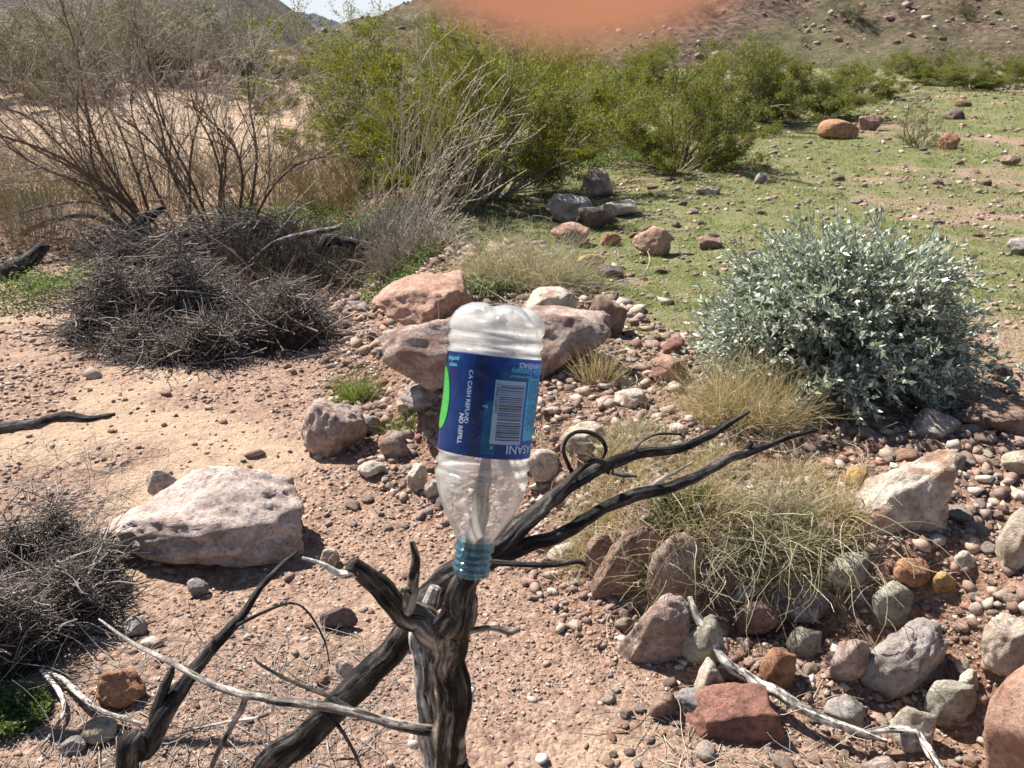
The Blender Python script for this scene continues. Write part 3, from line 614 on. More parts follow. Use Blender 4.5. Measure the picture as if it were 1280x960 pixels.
for k, (px, py, sc_) in enumerate([(-30, 112, 1.4), (95, 112, 1.2), (150, 104, 1.3), (205, 100, 1.2), (250, 96, 1.3), (300, 92, 1.4), (335, 96, .55), (360, 100, .6), (385, 104, .6), (318, 98, .6), (20, 90, 1.7), (120, 84, 1.8), (70, 135, .8), (180, 88, 1.7), (345, 138, .7), (235, 84, 1.6)]):
    g = hit(px, py)[0]; copy_tree(OB, g, k*1.3, (sc_, sc_, sc_*.9), 'olive or brownish shrub in the hazy row beyond the bare shrub', ol)
hs = 'small shrubs dotted over the hillside'
for k, (x, y, sc_) in enumerate([(1.5, 47, .8), (6, 52, .9), (10, 47, .7), (14, 50, .8), (17, 46, 1.), (20, 52, .9), (24, 48, .9), (-3, 58, .9), (-7, 55, .7), (12, 56, .8), (28, 55, 1.), (22, 58, .8), (-5, 50, .8), (3, 61, 1.), (9, 63, .8), (18, 62, .9), (-9.5, 60, .9), (-1, 45, .7)]):
    copy_tree(OB, (x, y, float(fh(np.array([x*1.]), np.array([y*1.]))[0])), k*2.1, (sc_*.6,)*3, 'small dull shrub dotted on the stony hillside', hs)

# the silver leaved bush
def silver():
    rs = np.random.RandomState(41); g, w, h = place_px(1068, 512, 372, 262); h *= .74; rx = w/2*1.03
    t = empty('silver_leaved_bush', g+np.array([0, .30, 0]), 'rounded silver grey leafy bush on the edge of the terrace', 'bush'); st = Geo(); lf = Geo()
    n = 240; az = rs.uniform(0, 6.28, n); el = np.arcsin(rs.uniform(.02, 1, n)); rr = rs.uniform(.80, 1.0, n)
    lump = 1+.15*vnoise(np.stack([np.cos(az)*1.7, np.sin(az)*1.7, el*2], -1))
    tip = np.stack([np.cos(az)*np.cos(el)*rx, np.sin(az)*np.cos(el)*rx*.85, np.sin(el)*h*.95+.03], -1)*(rr*lump)[:, None]
    K = 8; u = np.linspace(0, 1, K)[None, :, None]; P = tip[:, None]*u; P[..., 2] += (.10*np.sin(u[..., 0]*np.pi)); P += rs.randn(n, K, 3)*.008; st.add(*tubes(P, np.linspace(.006, .0022, K)[None]*np.ones((n, 1)), 5))
    S, T, idx, uu = children(P, 11, .5, .55, rs); P2 = curves(S, T, rs.uniform(.06, .2, len(S)), 5, .12, .06, rs); st.add(*tubes(P2, np.full(P2.shape[:2], .0014), 3))
    for Pq, m, u0, sc_ in ((P2, 16, .2, 1.), (P, 14, .5, 1.)):
        S, T, idx, uu = children(Pq, m, u0, .85, rs); nn = len(S); out = norm(S*np.array([1, 1, 1.2]))
        k = S[:, 2] > .05; S, T, out = S[k], T[k], out[k]; nn = len(S)
        lf.add(*leaves(S, T+out*.35+rs.randn(nn, 3)*.2, out+rs.randn(nn, 3)*.5, (.012+.034*rs.rand(nn)**1.8)*sc_, (.006+.011*rs.rand(nn)**1.5)*sc_, .3))
    st.build('stems', M['twig_brown'], t); lf.build('foliage', M['silver'], t)
    ROCKS.append((g[0], g[1]+.3, rx*.7))
silver()

# grasses
def grass(box, n, label, seed, mat='drygrass', curl=.16, grav=-.03, spread=.6, wid=.0012, hang=0, baser=.35, name='dry_grass_clump', group='clumps of dry grass', catg='grass', tan=0., hs_=1.):
    x0, y0, x1, y1 = box; n = int(n*1.0); wid *= .76; g, w, h = place_px((x0+x1)/2, y1-.12*(y1-y0), x1-x0, y0); h *= hs_; rs = np.random.RandomState(seed); t = empty(name, g, label, catg, group)
    a = rs.uniform(0, 6.28, n); r = baser*w*np.sqrt(rs.rand(n)); x, y = r*np.cos(a), r*np.sin(a)*.7
    z = H(g[0]+x, g[1]+y)-g[2]-.005; tl = spread*(r/(baser*w))*(.4+rs.rand(n)) + .15*rs.randn(n)
    az = a+rs.randn(n)*.7; D = np.stack([np.cos(az)*np.sin(tl)+tan, np.sin(az)*np.sin(tl), np.cos(tl)], -1); L = h*rs.uniform(.35, 1.05, n)
    P = curves(np.stack([x, y, z], -1), D, L, 8, curl*.55, grav, rs); sd_ = norm(np.cross(D, rs.randn(n, 3)))
    gg_ = Geo(); gg_.add(*ribbons(P, np.linspace(1, .3, 8)[None]*(wid*rs.uniform(.6, 1.6, n))[:, None], sd_))
    m = n//9; S, T, idx, u = children(P[:m*3:3], 3, .2, .9, rs); P2 = curves(S, T, np.full(len(S), h*.35)*rs.rand(len(S)), 5, .25, -.05, rs); s = gg_; s.add(*tubes(P2, np.full(P2.shape[:2], wid*.7), 3))
    if hang:
        a = rs.uniform(-1, 1, hang); S = np.stack([a*w*.42, np.full(hang, -w*.12), H(g[0]+a*w*.42, g[1]+a*0-w*.12)-g[2]+.04], -1)
        D = np.stack([a*.3+rs.randn(hang)*.4, -1+0*a, .9+.3*rs.rand(hang)], -1); P3_ = curves(S, D, rs.uniform(.12, .5, hang), 14, .20, -.15, rs)
        s.add(*tubes(P3_, np.linspace(1, .5, 14)[None]*rs.uniform(.0008, .0017, hang)[:, None], 4))
    s.build('blades', M[mat], t); return t
grass((566, 262, 750, 372), 2600, 'tangled tan dry grass clump behind the boulders', 51, 'greygrass', .42, -.07, 1.2, .0019, hs_=.95)
grass((850, 410, 1010, 538), 1700, 'tall dry grass clump leaning out of the left side of the silver bush', 52, 'drygrass', .22, -.04, .9, .0013, hs_=.85)
grass((690, 590, 815, 678), 1100, 'dry grass tuft over the left end of the bank above the leaning slab', 53, 'drygrass', .24, -.07, 1.1, .0011, 8, hs_=.75)
grass((790, 560, 930, 672), 1300, 'dry grass clump hanging over the bank above the rounded grey pink boulder', 54, 'drygrass', .3, -.10, 1.2, .0011, 24, hs_=.7)
grass((900, 570, 1040, 680), 1300, 'dry grass clump over the dark hollow with long drooping stalks', 55, 'greygrass', .3, -.10, 1.2, .0012, 36, hs_=.7)
grass((985, 575, 1085, 672), 900, 'dry grass clump at the right end of the overhang beside the golden yellow stone', 56, 'drygrass', .3, -.09, 1.2, .0012, 18, hs_=.7)
grass((830, 510, 940, 600), 700, 'loose straw coloured grass between the forked charred branches', 57, 'drygrass', .3, -.09, 1.2, .0012, hs_=.65)
grass((930, 535, 1060, 610), 650, 'thin straw coloured grass beyond the tip of the lower charred branch', 58, 'drygrass', .3, -.09, 1.3, .0012, hs_=.6)
grass((735, 470, 850, 560), 600, 'thin green and straw grass just right of the bottle', 59, 'greygrass', .28, -.07, 1.1, .0012, hs_=.5)
grass((705, 500, 800, 610), 500, 'wispy grass above the curled twig of the charred branch', 60, 'drygrass', .28, -.07, 1.1, .0011, hs_=.55)
grass((474, 500, 552, 532), 500, 'small green grass tuft in the bank left of the bottle', 61, 'turf', .18, -.02, 1., .0014)
grass((420, 455, 470, 505), 500, 'small bright green tuft above the lone knobbly rock', 62, 'turf', .18, -.03, 1., .0016)
grass((715, 425, 780, 478), 300, 'few dry stalks in front of the right hand pink boulder', 63, 'drygrass', .1, 0., .6, .0014)

def brush(px, py, w, top, label, seed, n=430, mat='brush', tilt=1.0, tan=0., group='dry olive brush around the bare shrub', rad=.0022, lm=7):
    g, wd, h = place_px(px, py, w, top); rs = np.random.RandomState(seed); t = empty('dry_brush', g, label, 'shrub', group)
    a = rs.uniform(0, 6.28, n); r = .30*wd*np.sqrt(rs.rand(n)); x, y = r*np.cos(a), r*np.sin(a); z = H(g[0]+x, g[1]+y)-g[2]-.01; tl = tilt*(r/(.30*wd))*rs.uniform(.3, 1, n)+.1*rs.randn(n)
    D = np.stack([np.cos(a)*np.sin(tl)+tan, np.sin(a)*np.sin(tl), np.cos(tl)], -1); P = curves(np.stack([x, y, z], -1), D, h*rs.uniform(.4, 1.05, n), 7, .09, 0, rs)
    q = Geo(); q.add(*tubes(P, np.linspace(1, .4, 7)[None]*np.full((n, 1), rad), 3)); S, T, idx, u = children(P, 4, .35, .5, rs); P2 = curves(S, T, h*.28*rs.uniform(.3, 1, len(S)), 4, .1, .02, rs)
    q.add(*tubes(P2, np.full(P2.shape[:2], rad*.55), 3)); q.build('stems', M[mat], t)
brush(60, 262, 230, 165, 'dry olive brush at the left edge behind the arching branches', 71)
brush(190, 262, 200, 140, 'dry olive brush behind the stems of the bare shrub', 72)
brush(335, 258, 170, 150, 'dry olive brush right of the bare shrub', 73)
brush(425, 262, 150, 165, 'tan dry brush below the tall bright green bush', 74, mat='drygrass')
brush(-40, 250, 160, 120, 'dry brush mostly outside the left edge', 75)
brush(505, 292, 170, 62, 'pale dry twiggy shrub standing in front of the green bushes', 76, 58, 'twig_pale', .75, .35, None, .0042)
brush(560, 262, 150, 130, 'thin pale dry shrub in front of the widest green bush', 78, 55, 'twig_grey', .7, .3, None, .0035)
brush(470, 320, 210, 262, 'low grey twiggy tangle around the fallen grey branch', 79, 420, 'twig_grey', 1.3, .0, None, .0035)
brush(40, 306, 230, 235, 'tangled tan brush under the arching branches at the left edge', 82, 420, 'brush', 1.3, .0, None, .002)
brush(400, 352, 190, 285, 'dark grey twiggy tangle between the big twig heap and the crooked dead branch', 83, 420, 'twig_dark', 1.35, .0, None, .0032)
brush(335, 350, 150, 285, 'dark twiggy tangle joined to the right side of the big twig heap', 84, 360, 'twig_dark', 1.35, .0, None, .003)
brush(520, 318, 130, 262, 'grey brown twiggy tangle under the pale dry shrub', 85, 380, 'twig_mix', 1.3, .0, None, .0028)
brush(355, 320, 140, 270, 'low dark twiggy tangle at the foot of the bare shrub', 80, 240, 'twig_brown', 1.3, .0, None, .003)

def bareshrub(bases, label, seed):
    rs = np.random.RandomState(seed); g0 = hit(*bases[0][:2])[0]; t = empty('bare_shrub', g0, label, 'shrub'); q0, q1, q2 = Geo(), Geo(), Geo()
    for (px, py, n, lean, Lm, tl) in bases:
        g = hit(px, py)[0]-g0; az = rs.uniform(0, 6.28, n); ti = tl*rs.uniform(.25, 1., n)
        D = np.stack([np.cos(az)*np.sin(ti)+lean, np.sin(az)*np.sin(ti)*.7, np.cos(ti)], -1); S = np.tile(g, (n, 1))+np.stack([np.cos(az)*.05, np.sin(az)*.05, 0*az-.05], -1)
        lev = grow(S, D, Lm*rs.uniform(.75, 1.1, n), rs.uniform(.010, .019, n), [(9, .66, .5, .46, .11, .05, 9, .08), (7, .55, .5, .5, .12, .03, 7, .12), (5, .5, .5, .6, .12, .0, 5, .2)], 14, rs, .10, .04)
        q0.add(*tubes(lev[0][0], lev[0][1], 8)); q1.add(*tubes(lev[1][0], lev[1][1], 6)); q2.add(*tubes(lev[2][0], np.maximum(lev[2][1]*.8, .0017), 4)); q2.add(*tubes(lev[3][0], np.maximum(lev[3][1]*.8, .0013), 3))
    q0.build('trunk', M['twig_dark2'], t, True); q1.build('branch', M['twig_brown'], t, True); q2.build('twigs', M['twig_mix'], t); return t
M['twig_dark2'] = twigmat('dark_stem', [(.12, .08, .06), (.17, .12, .09), (.10, .07, .05)])
bareshrub([(268, 292, 4, -.1, 1.9, .7), (298, 285, 3, .25, 1.9, .6), (195, 285, 5, -.55, 2.1, .6), (230, 282, 3, -.25, 2.0, .6), (150, 285, 3, -.7, 1.9, .4)], 'large leafless shrub with many dark stems fanning up at upper left', 81)

# heaps of flood-borne twigs
def heap(px, py, w, dpth, h, n, label, seed, rmax=.004, Lr=(.12, .45), mats=('twig_dark', 'twig_grey'), fr=.16, core='core_shade', angle=0.):
    g, t_ = hit(px, py); s = t_/FPX; a_, b_ = w*s/2, dpth/2; rs = np.random.RandomState(seed); t = empty('twig_heap', g, label, 'twig heap')
    def prof(x, y): an = np.arctan2(y, x); r2 = ((x/a_)**2+(y/b_)**2)/(1+.35*n2(np.cos(an)*1.5+px, np.sin(an)*1.5, 1., 2, seed*1.))**2; return h*np.clip(1-r2, 0, 1)**.5*np.clip(.85+1.7*n2(x+px, y, 3.0, 3, seed*1.)+.8*n2(x+px, y, 9.0, 2, seed*1.), .2, 1.6) 
    def gz(x, y): return H(g[0]+x, g[1]+y)-g[2]
    m = 60; u, v = np.meshgrid(np.linspace(-1, 1, m), np.linspace(-1, 1, m)); x, y = (u*a_).ravel(), (v*b_).ravel(); z = gz(x, y)+prof(x, y)*.72-.02
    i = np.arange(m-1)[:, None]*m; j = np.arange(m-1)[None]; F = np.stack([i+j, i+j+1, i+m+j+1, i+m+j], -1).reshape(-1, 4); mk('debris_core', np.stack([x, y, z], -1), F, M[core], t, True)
    for mt, k in ((mats[0], int(n*(1-fr))), (mats[1], int(n*fr))):
        a = rs.uniform(0, 6.28, k); r = np.sqrt(rs.rand(k))*1.04*(1+.3*n2(np.cos(a)*1.5+px, np.sin(a)*1.5, 1., 2, seed*1.)); x, y = r*np.cos(a)*a_, r*np.sin(a)*b_; z = gz(x, y)+prof(x, y)*rs.uniform(.72, 1.2, k)+.004
        th = rs.uniform(0, 6.28, k); D = np.stack([np.cos(th), np.sin(th)*.8, rs.randn(k)*.4+.05], -1); L = Lr[0]+(Lr[1]-Lr[0])*rs.rand(k)**1.8
        P = curves(np.stack([x, y, z], -1)-D*L[:, None]*.5, D, L, 7, .17, -.03, rs); P[..., 2] = np.maximum(P[..., 2], gz(P[..., 0].ravel(), P[..., 1].ravel()).reshape(P.shape[:2])+.003)
        q = Geo(); q.add(*tubes(P, np.linspace(1, .5, 7)[None]*(rmax*rs.uniform(.2, 1, k)**1.8+.0008)[:, None], 4)); q.build('twigs', M[mt], t)
    k = 34; q = Geo(); a = rs.uniform(0, 6.28, k); x, y = np.sqrt(rs.rand(k))*np.cos(a)*a_, np.sqrt(rs.rand(k))*np.sin(a)*b_; th = rs.uniform(0, 6.28, k); L = rs.uniform(1.5, 3.2, k)*Lr[1]*.6
    D = np.stack([np.cos(th), np.sin(th)*.7, rs.uniform(-.1, .5, k)], -1); P = curves(np.stack([x, y, gz(x, y)+prof(x, y)*.85], -1)-D*L[:, None]*.4, D, L, 9, .13, -.04, rs); P[..., 2] = np.maximum(P[..., 2], gz(P[..., 0].ravel(), P[..., 1].ravel()).reshape(P.shape[:2])+.004)
    R = np.linspace(1, .45, 9)[None]*rs.uniform(1.2, 2.6, k)[:, None]*rmax; q.add(*tubes(P, R, 7)); S, T, ii, uu = children(P, 5, .3, .8, rs); P2 = curves(S, T, L[ii]*.35*rs.rand(len(S)), 6, .16, -.02, rs); q.add(*tubes(P2, np.full(P2.shape[:2], rmax*.6), 4)); q.build('broken_sticks', M['twig_brown' if seed == 91 else 'twig_grey'], t)
    ROCKS.append((g[0], g[1], a_*.8)); return t
m, nt, b, out = mat_new('litter_gap_shade'); M['core_shade'] = m; nt.links.new(ramp(nt, noise(nt, 30, 5, .7, objco(nt)), [(.35, (.015, .011, .009)), (.65, (.07, .05, .04))]), b.inputs['Base Color']); bump(nt, b, noise(nt, 60, 4, .7, objco(nt)), 1., .02)  # litter core, coloured near black to stand for shade between the twigs
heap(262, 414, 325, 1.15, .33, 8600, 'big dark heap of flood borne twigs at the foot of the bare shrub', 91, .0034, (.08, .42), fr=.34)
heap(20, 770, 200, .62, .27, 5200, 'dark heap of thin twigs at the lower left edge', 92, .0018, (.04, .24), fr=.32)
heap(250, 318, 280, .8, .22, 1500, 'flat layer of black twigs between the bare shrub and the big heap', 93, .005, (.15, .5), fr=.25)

# herbs and turf
gr_ = Geo(); gp = Geo()
def herbs(G, px, py, rx, ry, n, hh, leaf, seed):
    rs = np.random.RandomState(seed); g, t = hit(px, py); s = t/FPX; a = max(.2, math.atan2(CAMH-g[2], g[1])); X = rx*s; Yd = ry*s/math.sin(a)
    an = rs.uniform(0, 6.28, n); r = np.sqrt(rs.rand(n)); x, y = g[0]+r*np.cos(an)*X, g[1]+r*np.sin(an)*Yd; k = n2(x, y, 5., 2, seed)+.25*(1-r) > -.1; x, y = x[k], y[k]; n = len(x)
    z = H(x, y)+hh*rs.rand(n)*(.5+.6*n2(x, y, 7., 2, 3.)+.3); D = np.stack([rs.randn(n), rs.randn(n), rs.uniform(-.2, 1.2, n)], -1)
    G.add(*leaves(np.stack([x, y, z], -1), D, rs.randn(n, 3)*.5+[0, 0, 1], leaf*rs.uniform(.6, 1.5, n), leaf*rs.uniform(.35, .8, n)))
for k, a in enumerate([(60, 368, 65, 26, 5000, .16, .02), (420, 330, 95, 40, 15000, .2, .02), (330, 285, 60, 22, 6000, .22, .022), (400, 278, 60, 18, 3500, .2, .022), (500, 345, 50, 20, 4200, .12, .018), (600, 368, 30, 10, 1500, .1, .016), (20, 900, 42, 26, 2200, .07, .011),
        (760, 205, 60, 8, 2600, .22, .03), (640, 366, 25, 8, 900, .08, .016), (850, 200, 90, 10, 2600, .18, .03), (705, 655, 40, 10, 600, .05, .01), (850, 650, 45, 14, 1400, .06, .011), (60, 250, 60, 14, 1200, .2, .03), (450, 300, 80, 20, 3000, .15, .022), (540, 300, 40, 20, 2000, .12, .02)]): herbs(gr_, *a, 300+k)
tag(gr_.build('green_herbs', M['herb']), 'low leafy green herbs in the shade of the shrubs', kind='stuff')
pg = place_px(546, 392, 76, 346); t = empty('leafy_herb', pg[0]+np.array([0, .1, 0]), 'small pale green leafy plant on the sloping pink slab', 'plant')
herbs(gp, 546, 388, 40, 9, 1500, .17, .02, 350); gp.V = [v-np.array(t.location)+np.array([0, .02, .05]) for v in gp.V]; gp.build('foliage', M['palegreen'], t)
rs = np.random.RandomState(61); n = 420000; r = 2.6*(11.**rs.rand(n)); a = rs.uniform(-R_(12), R_(40), n); x, y = r*np.sin(a), r*np.cos(a); gm = greenmask(x, y)*ss(.5+1.5*n2(x, y, 9., 2, 40.)); k = rs.rand(n) < gm*1.1; x, y, r = x[k], y[k], r[k]; n = len(x)
D = np.stack([rs.randn(n)*.45, rs.randn(n)*.45, np.ones(n)], -1); q = Geo(); q.add(*leaves(np.stack([x, y, H(x, y)-.002], -1), D, rs.randn(n, 3), (.008+.0022*r)*rs.uniform(.4, 1.6, n), (.0011+.00032*r)*rs.uniform(.6, 1.4, n), 0.))
tag(q.build('turf', M['turf']), 'thin short green growth over the terrace', kind='stuff')

# ------------------------------------------------------------------ the dead bush that carries the bottle
def W4(pts): return [(*P3(px, py, d), r*.86) for px, py, d, r in pts]
def down(p, x=0, y=0, r=None): return (p[0]+x, p[1]+y, H1(p[0]+x, p[1]+y)-.03, r or p[3])
base = P3(560, 1000, .77); bz = np.array([base[0], base[1], H1(base[0], base[1])])
db = empty('dead_bush', bz, 'charred and weathered dead bush with the bottle stuck on its broken stub', 'dead bush')
def part(name, limbs, mat, parent=db, off=bz, S=16, rough=.12):
    g = Geo()
    for k, (pts, sd_) in enumerate(limbs): limb(g, pts, S, 10, rough, sd_, .18)
    return g.build(name, M[mat], parent, True, off)
tr = W4([(563, 1010, .78, .0195), (563, 960, .765, .0185), (561, 905, .75, .0175), (565, 860, .742, .0185), (560, 815, .73, .0195), (566, 785, .722, .020), (576, 760, .715, .0165), (580, 740, .71, .0135), (585, 720, .705, .0105), (590, 700, .70, .0095), (596, 660, .69, .0085), (601, 620, .685, .0075), (606, 585, .68, .006), (611, 568, .675, .003)])
part('trunk', [([down(tr[0], .03, .05, .03), ((tr[0][0]+.02), tr[0][1]+.03, tr[0][2]*.5, .024)]+tr, 1.)], 'bark', S=40, rough=.16)
part('branch', [(W4([(566, 812, .73, .014), (545, 792, .727, .0165), (520, 776, .725, .0155), (495, 752, .722, .0115), (468, 727, .715, .0105), (440, 704, .70, .0072)]), 2.)], 'bark', S=28, rough=.14)
part('stub', [(W4([(508, 772, .722, .009), (512, 748, .718, .0075), (517, 725, .716, .006), (520, 700, .714, .0048), (515, 676, .711, .0026)]), 3.), ], 'bark', S=12)
part('stub', [(W4([(517, 742, .717, .004), (508, 738, .714, .0042), (500, 737, .711, .0028)]), 3.5)], 'bark', S=10)
wt = W4([(548, 1010, .81, .013), (545, 965, .80, .0125), (536, 910, .80, .0125), (530, 870, .80, .0115), (528, 830, .80, .0115), (524, 790, .80, .010), (535, 760, .79, .0085), (545, 735, .785, .006)])
part('branch', [([down(wt[0], .03, .05, .02), (wt[0][0]+.02, wt[0][1]+.03, wt[0][2]*.5, .017)]+wt, 4.)], 'whitewood', S=22, rough=.2)
part('stub', [(W4([(568, 895, .765, .009), (578, 880, .768, .0085), (586, 868, .772, .007), (593, 858, .775, .003)]), 5.)], 'whitewood', S=12, rough=.2)
part('stub', [(W4([(572, 790, .725, .004), (595, 787, .722, .0032), (618, 785, .72, .0028), (636, 790, .72, .0034), (650, 787, .72, .0024)]), 6.)], 'bark', S=10)
lg = W4([(270, 1040, 1.02, .0215), (340, 957, .97, .0195), (390, 912, .95, .0185), (440, 868, .93, .0178), (480, 825, .915, .0168), (512, 785, .905, .0158), (530, 758, .90, .017), (552, 730, .905, .0175), (585, 708, .91, .0165), (620, 685, .92, .0155), (650, 658, .94, .0145), (682, 630, .97, .0125), (700, 612, .98, .0118), (735, 592, 1.01, .0095), (770, 575, 1.05, .0095), (800, 566, 1.08, .008), (845, 562, 1.11, .0070), (880, 548, 1.14, .0062), (905, 532, 1.17, .0056), (936, 515, 1.2, .003)])
part('limb', [([down(lg[0], -.45, -.0, .03), (lg[0][0]-.2, lg[0][1], lg[0][2]*.55, .025)]+lg, 7.)], 'char', S=32, rough=.14)
part('limb', [(W4([(590, 715, .905, .012), (612, 700, .915, .013), (650, 685, .93, .0105), (685, 674, .95, .0095), (720, 658, .965, .0088), (752, 638, .98, .0085), (785, 622, 1.0, .0092), (830, 612, 1.04, .0082), (862, 600, 1.06, .0082), (885, 588, 1.08, .0074), (915, 572, 1.11, .0066), (935, 566, 1.13, .0068), (965, 555, 1.16, .0048), (990, 545, 1.18, .004), (1020, 538, 1.2, .0028)]), 8.)], 'char', S=24, rough=.10)
part('limb', [(W4([(560, 770, .80, .006), (562, 755, .83, .007), (568, 735, .86, .0075), (580, 718, .89, .006)]), 8.5)], 'char', S=12)
for k, (pts, mt) in enumerate([
  ([(722, 600, 1.0, .0045), (711, 582, .99, .0031), (704, 563, .985, .0029), (709, 548, .98, .0031), (722, 540, .98, .0027), (737, 541, .98, .003), (752, 550, .985, .0028), (757, 563, .99, .0026), (752, 575, 1.0, .0014)], 'char'),
  ([(680, 640, .955, .006), (700, 612, .96, .0058), (722, 590, .97, .0046), (742, 577, .98, .0042), (756, 580, .99, .0045), (760, 592, 1.0, .003)], 'char'),
  ([(790, 568, 1.07, .003), (800, 553, 1.07, .0026), (822, 543, 1.08, .0022), (851, 543, 1.09, .0014)], 'char'),
  ([(765, 590, 1.03, .004), (780, 594, 1.02, .0032), (796, 596, 1.02, .002)], 'char'),
  ([(812, 612, 1.03, .0036), (826, 600, 1.03, .0028), (845, 590, 1.04, .0024), (867, 577, 1.05, .0012)], 'greybranch'),
  ([(930, 566, 1.13, .005), (938, 556, 1.13, .0045), (937, 551, 1.13, .002)], 'char'),
  ([(598, 704, .91, .008), (618, 704, .90, .0045), (650, 706, .89, .0037), (690, 706, .89, .0036), (720, 702, .89, .0034), (733, 706, .89, .0022)], 'char'),
  ([(548, 915, .785, .0065), (520, 912, .78, .0062), (485, 903, .785, .0058), (440, 890, .795, .0054), (395, 882, .80, .0054), (350, 876, .81, .005), (312, 869, .82, .0046), (278, 860, .83, .0045), (240, 842, .845, .0036), (205, 824, .86, .0034), (165, 803, .88, .0024), (124, 774, .9, .0014)], 'greybranch'),
  ([(308, 868, .82, .0038), (300, 890, .83, .0036), (285, 915, .84, .0034), (262, 965, .86, .003), (248, 1010, .88, .002)], 'greybranch'),
  ([(448, 716, .702, .0045), (425, 718, .70, .004), (405, 706, .698, .0026), (378, 697, .695, .0014)], 'whitewood'),
  ([(446, 890, .80, .003), (405, 868, .83, .0026), (360, 850, .86, .0022), (325, 830, .88, .0018), (318, 822, .89, .0012)], 'char'),
  ([(396, 884, .80, .0026), (420, 905, .80, .0022), (440, 935, .81, .0018), (455, 970, .82, .0014)], 'char'),
  ([(345, 877, .81, .002), (330, 895, .83, .0018), (270, 905, .88, .0018), (205, 922, .92, .001)], 'whitewood')]):
    part('twig', [(W4(pts), 10.+k)], mt, S=10, rough=.11)

def loose(name, limbs, mat, label, catg, group=None, S=12, rough=.1, parts=('branch',)):
    o = np.array(limbs[0][0][:3]); t = empty(name, o, label, catg, group)
    for k, l in enumerate(limbs): g = Geo(); limb(g, l, S, 8, rough, hash(label) % 50+k*1.7 if False else k*1.7+len(label), .3); g.build(parts[min(k, len(parts)-1)], M[mat[k] if isinstance(mat, list) else mat], t, True, o)
    return t
st = W4([(160, 975, 1.0, .0155), (182, 935, 1.0, .0145), (205, 895, 1.0, .0125), (232, 855, 1.01, .0105), (258, 818, 1.02, .0088), (288, 785, 1.03, .0082), (302, 768, 1.04, .0062), (330, 730, 1.06, .005), (352, 706, 1.08, .004), (372, 690, 1.1, .002)])
loose('dead_branch', [[down(st[0], -.12, .06, .02)]+st, W4([(197, 900, 1.0, .009), (200, 875, 1.0, .008), (212, 845, 1.0, .0055), (216, 833, 1.0, .003)]), W4([(240, 842, 1.01, .004), (262, 820, 1.0, .0035), (268, 800, 1., .0025)]), W4([(290, 785, 1.03, .003), (330, 765, 1.02, .0022), (362, 754, 1.01, .0018), (385, 765, 1.01, .0016), (405, 800, 1.01, .0012), (412, 830, 1.02, .0008)])], 'char', 'dark forked dead branch leaning up in the lower left corner', 'dead branch', parts=('stem', 'fork', 'twig'))
def onground(pts, lift=0.): 
    out = []
    for px, py, rp, dz in pts: g, t = hit(px, py, dz); out.append((g[0], g[1], g[2]+lift, rp*t/FPX))
    return out
loose('fallen_branch', [onground([(862, 745, 3, .16), (868, 762, 4.5, .13), (885, 790, 6, .09), (905, 822, 6.5, .07), (935, 848, 8, .055), (962, 860, 7.5, .05), (1000, 885, 6.5, .05), (1040, 902, 6, .05), (1080, 916, 5, .045), (1108, 926, 3, .04)]),
  onground([(1080, 917, 4, .045), (1110, 912, 4.5, .05), (1142, 912, 5, .05), (1156, 930, 5.5, .05), (1178, 965, 5, .05), (1200, 1000, 4, .05)])], 'whitewood', 'long pale fallen branch lying across the rubble at lower right', 'fallen branch', parts=('stem', 'fork'), rough=.16)
e0 = P3(-260, 560, 2.2)
loose('charred_stick', [[(e0[0]-.2, e0[1], H1(e0[0]-.2, e0[1]), .03)]+W4([(-120, 548, 2.05, .024), (0, 535, 2., .018), (40, 529, 2., .016), (70, 522, 2., .013), (82, 520, 2., .015), (110, 523, 2., .010), (143, 518, 2., .005)])], 'char', 'charred stick reaching in from the left edge over the sand', 'stick', parts=('stem',))
# old wood round the bare shrub
def at(px, py, d): return P3(px, py, d)
D1 = hit(100, 350)[1]
loose('charred_log', [W4([(-60, 395, D1, .10), (0, 352, D1, .085), (30, 333, D1, .075), (52, 314, D1, .055), (60, 306, D1, .02)])], 'char', 'thick charred log end sloping up at the left edge', 'log', parts=('log',), rough=.14)
D2 = hit(170, 300)[1]
loose('charred_stump', [W4([(164, 330, D2, .085), (164, 302, D2, .08), (170, 283, D2, .07), (186, 269, D2, .055), (206, 261, D2, .03)]), W4([(180, 290, D2, .05), (205, 312, D2, .06), (250, 318, D2, .05)]), W4([(120, 345, D2*.93, .13), (150, 318, D2*.94, .11), (152, 310, D2*.94, .04)])], ['char', 'char', 'greybranch'], 'curved charred stump with a grey root at the left of the bare shrub', 'stump', parts=('trunk', 'root'), rough=.14, S=18)
loose('arching_branch', [W4([(165, 292, D2, .022), (120, 272, D2, .022), (80, 272, D2, .023), (50, 282, D2, .026), (20, 298, D2, .022), (-40, 345, D2, .02)])], 'bark', 'grey branch arching from the charred stump towards the left edge, lower of two', 'dead branch', 'arching branches')
loose('arching_branch', [W4([(165, 280, D2, .014), (130, 258, D2, .014), (95, 252, D2, .014), (50, 260, D2, .014), (0, 275, D2, .01), (-40, 285, D2, .01)])], 'greybranch', 'thinner grey branch arching above the other towards the left edge', 'dead branch', 'arching branches')
D3 = hit(430, 345)[1]*.97
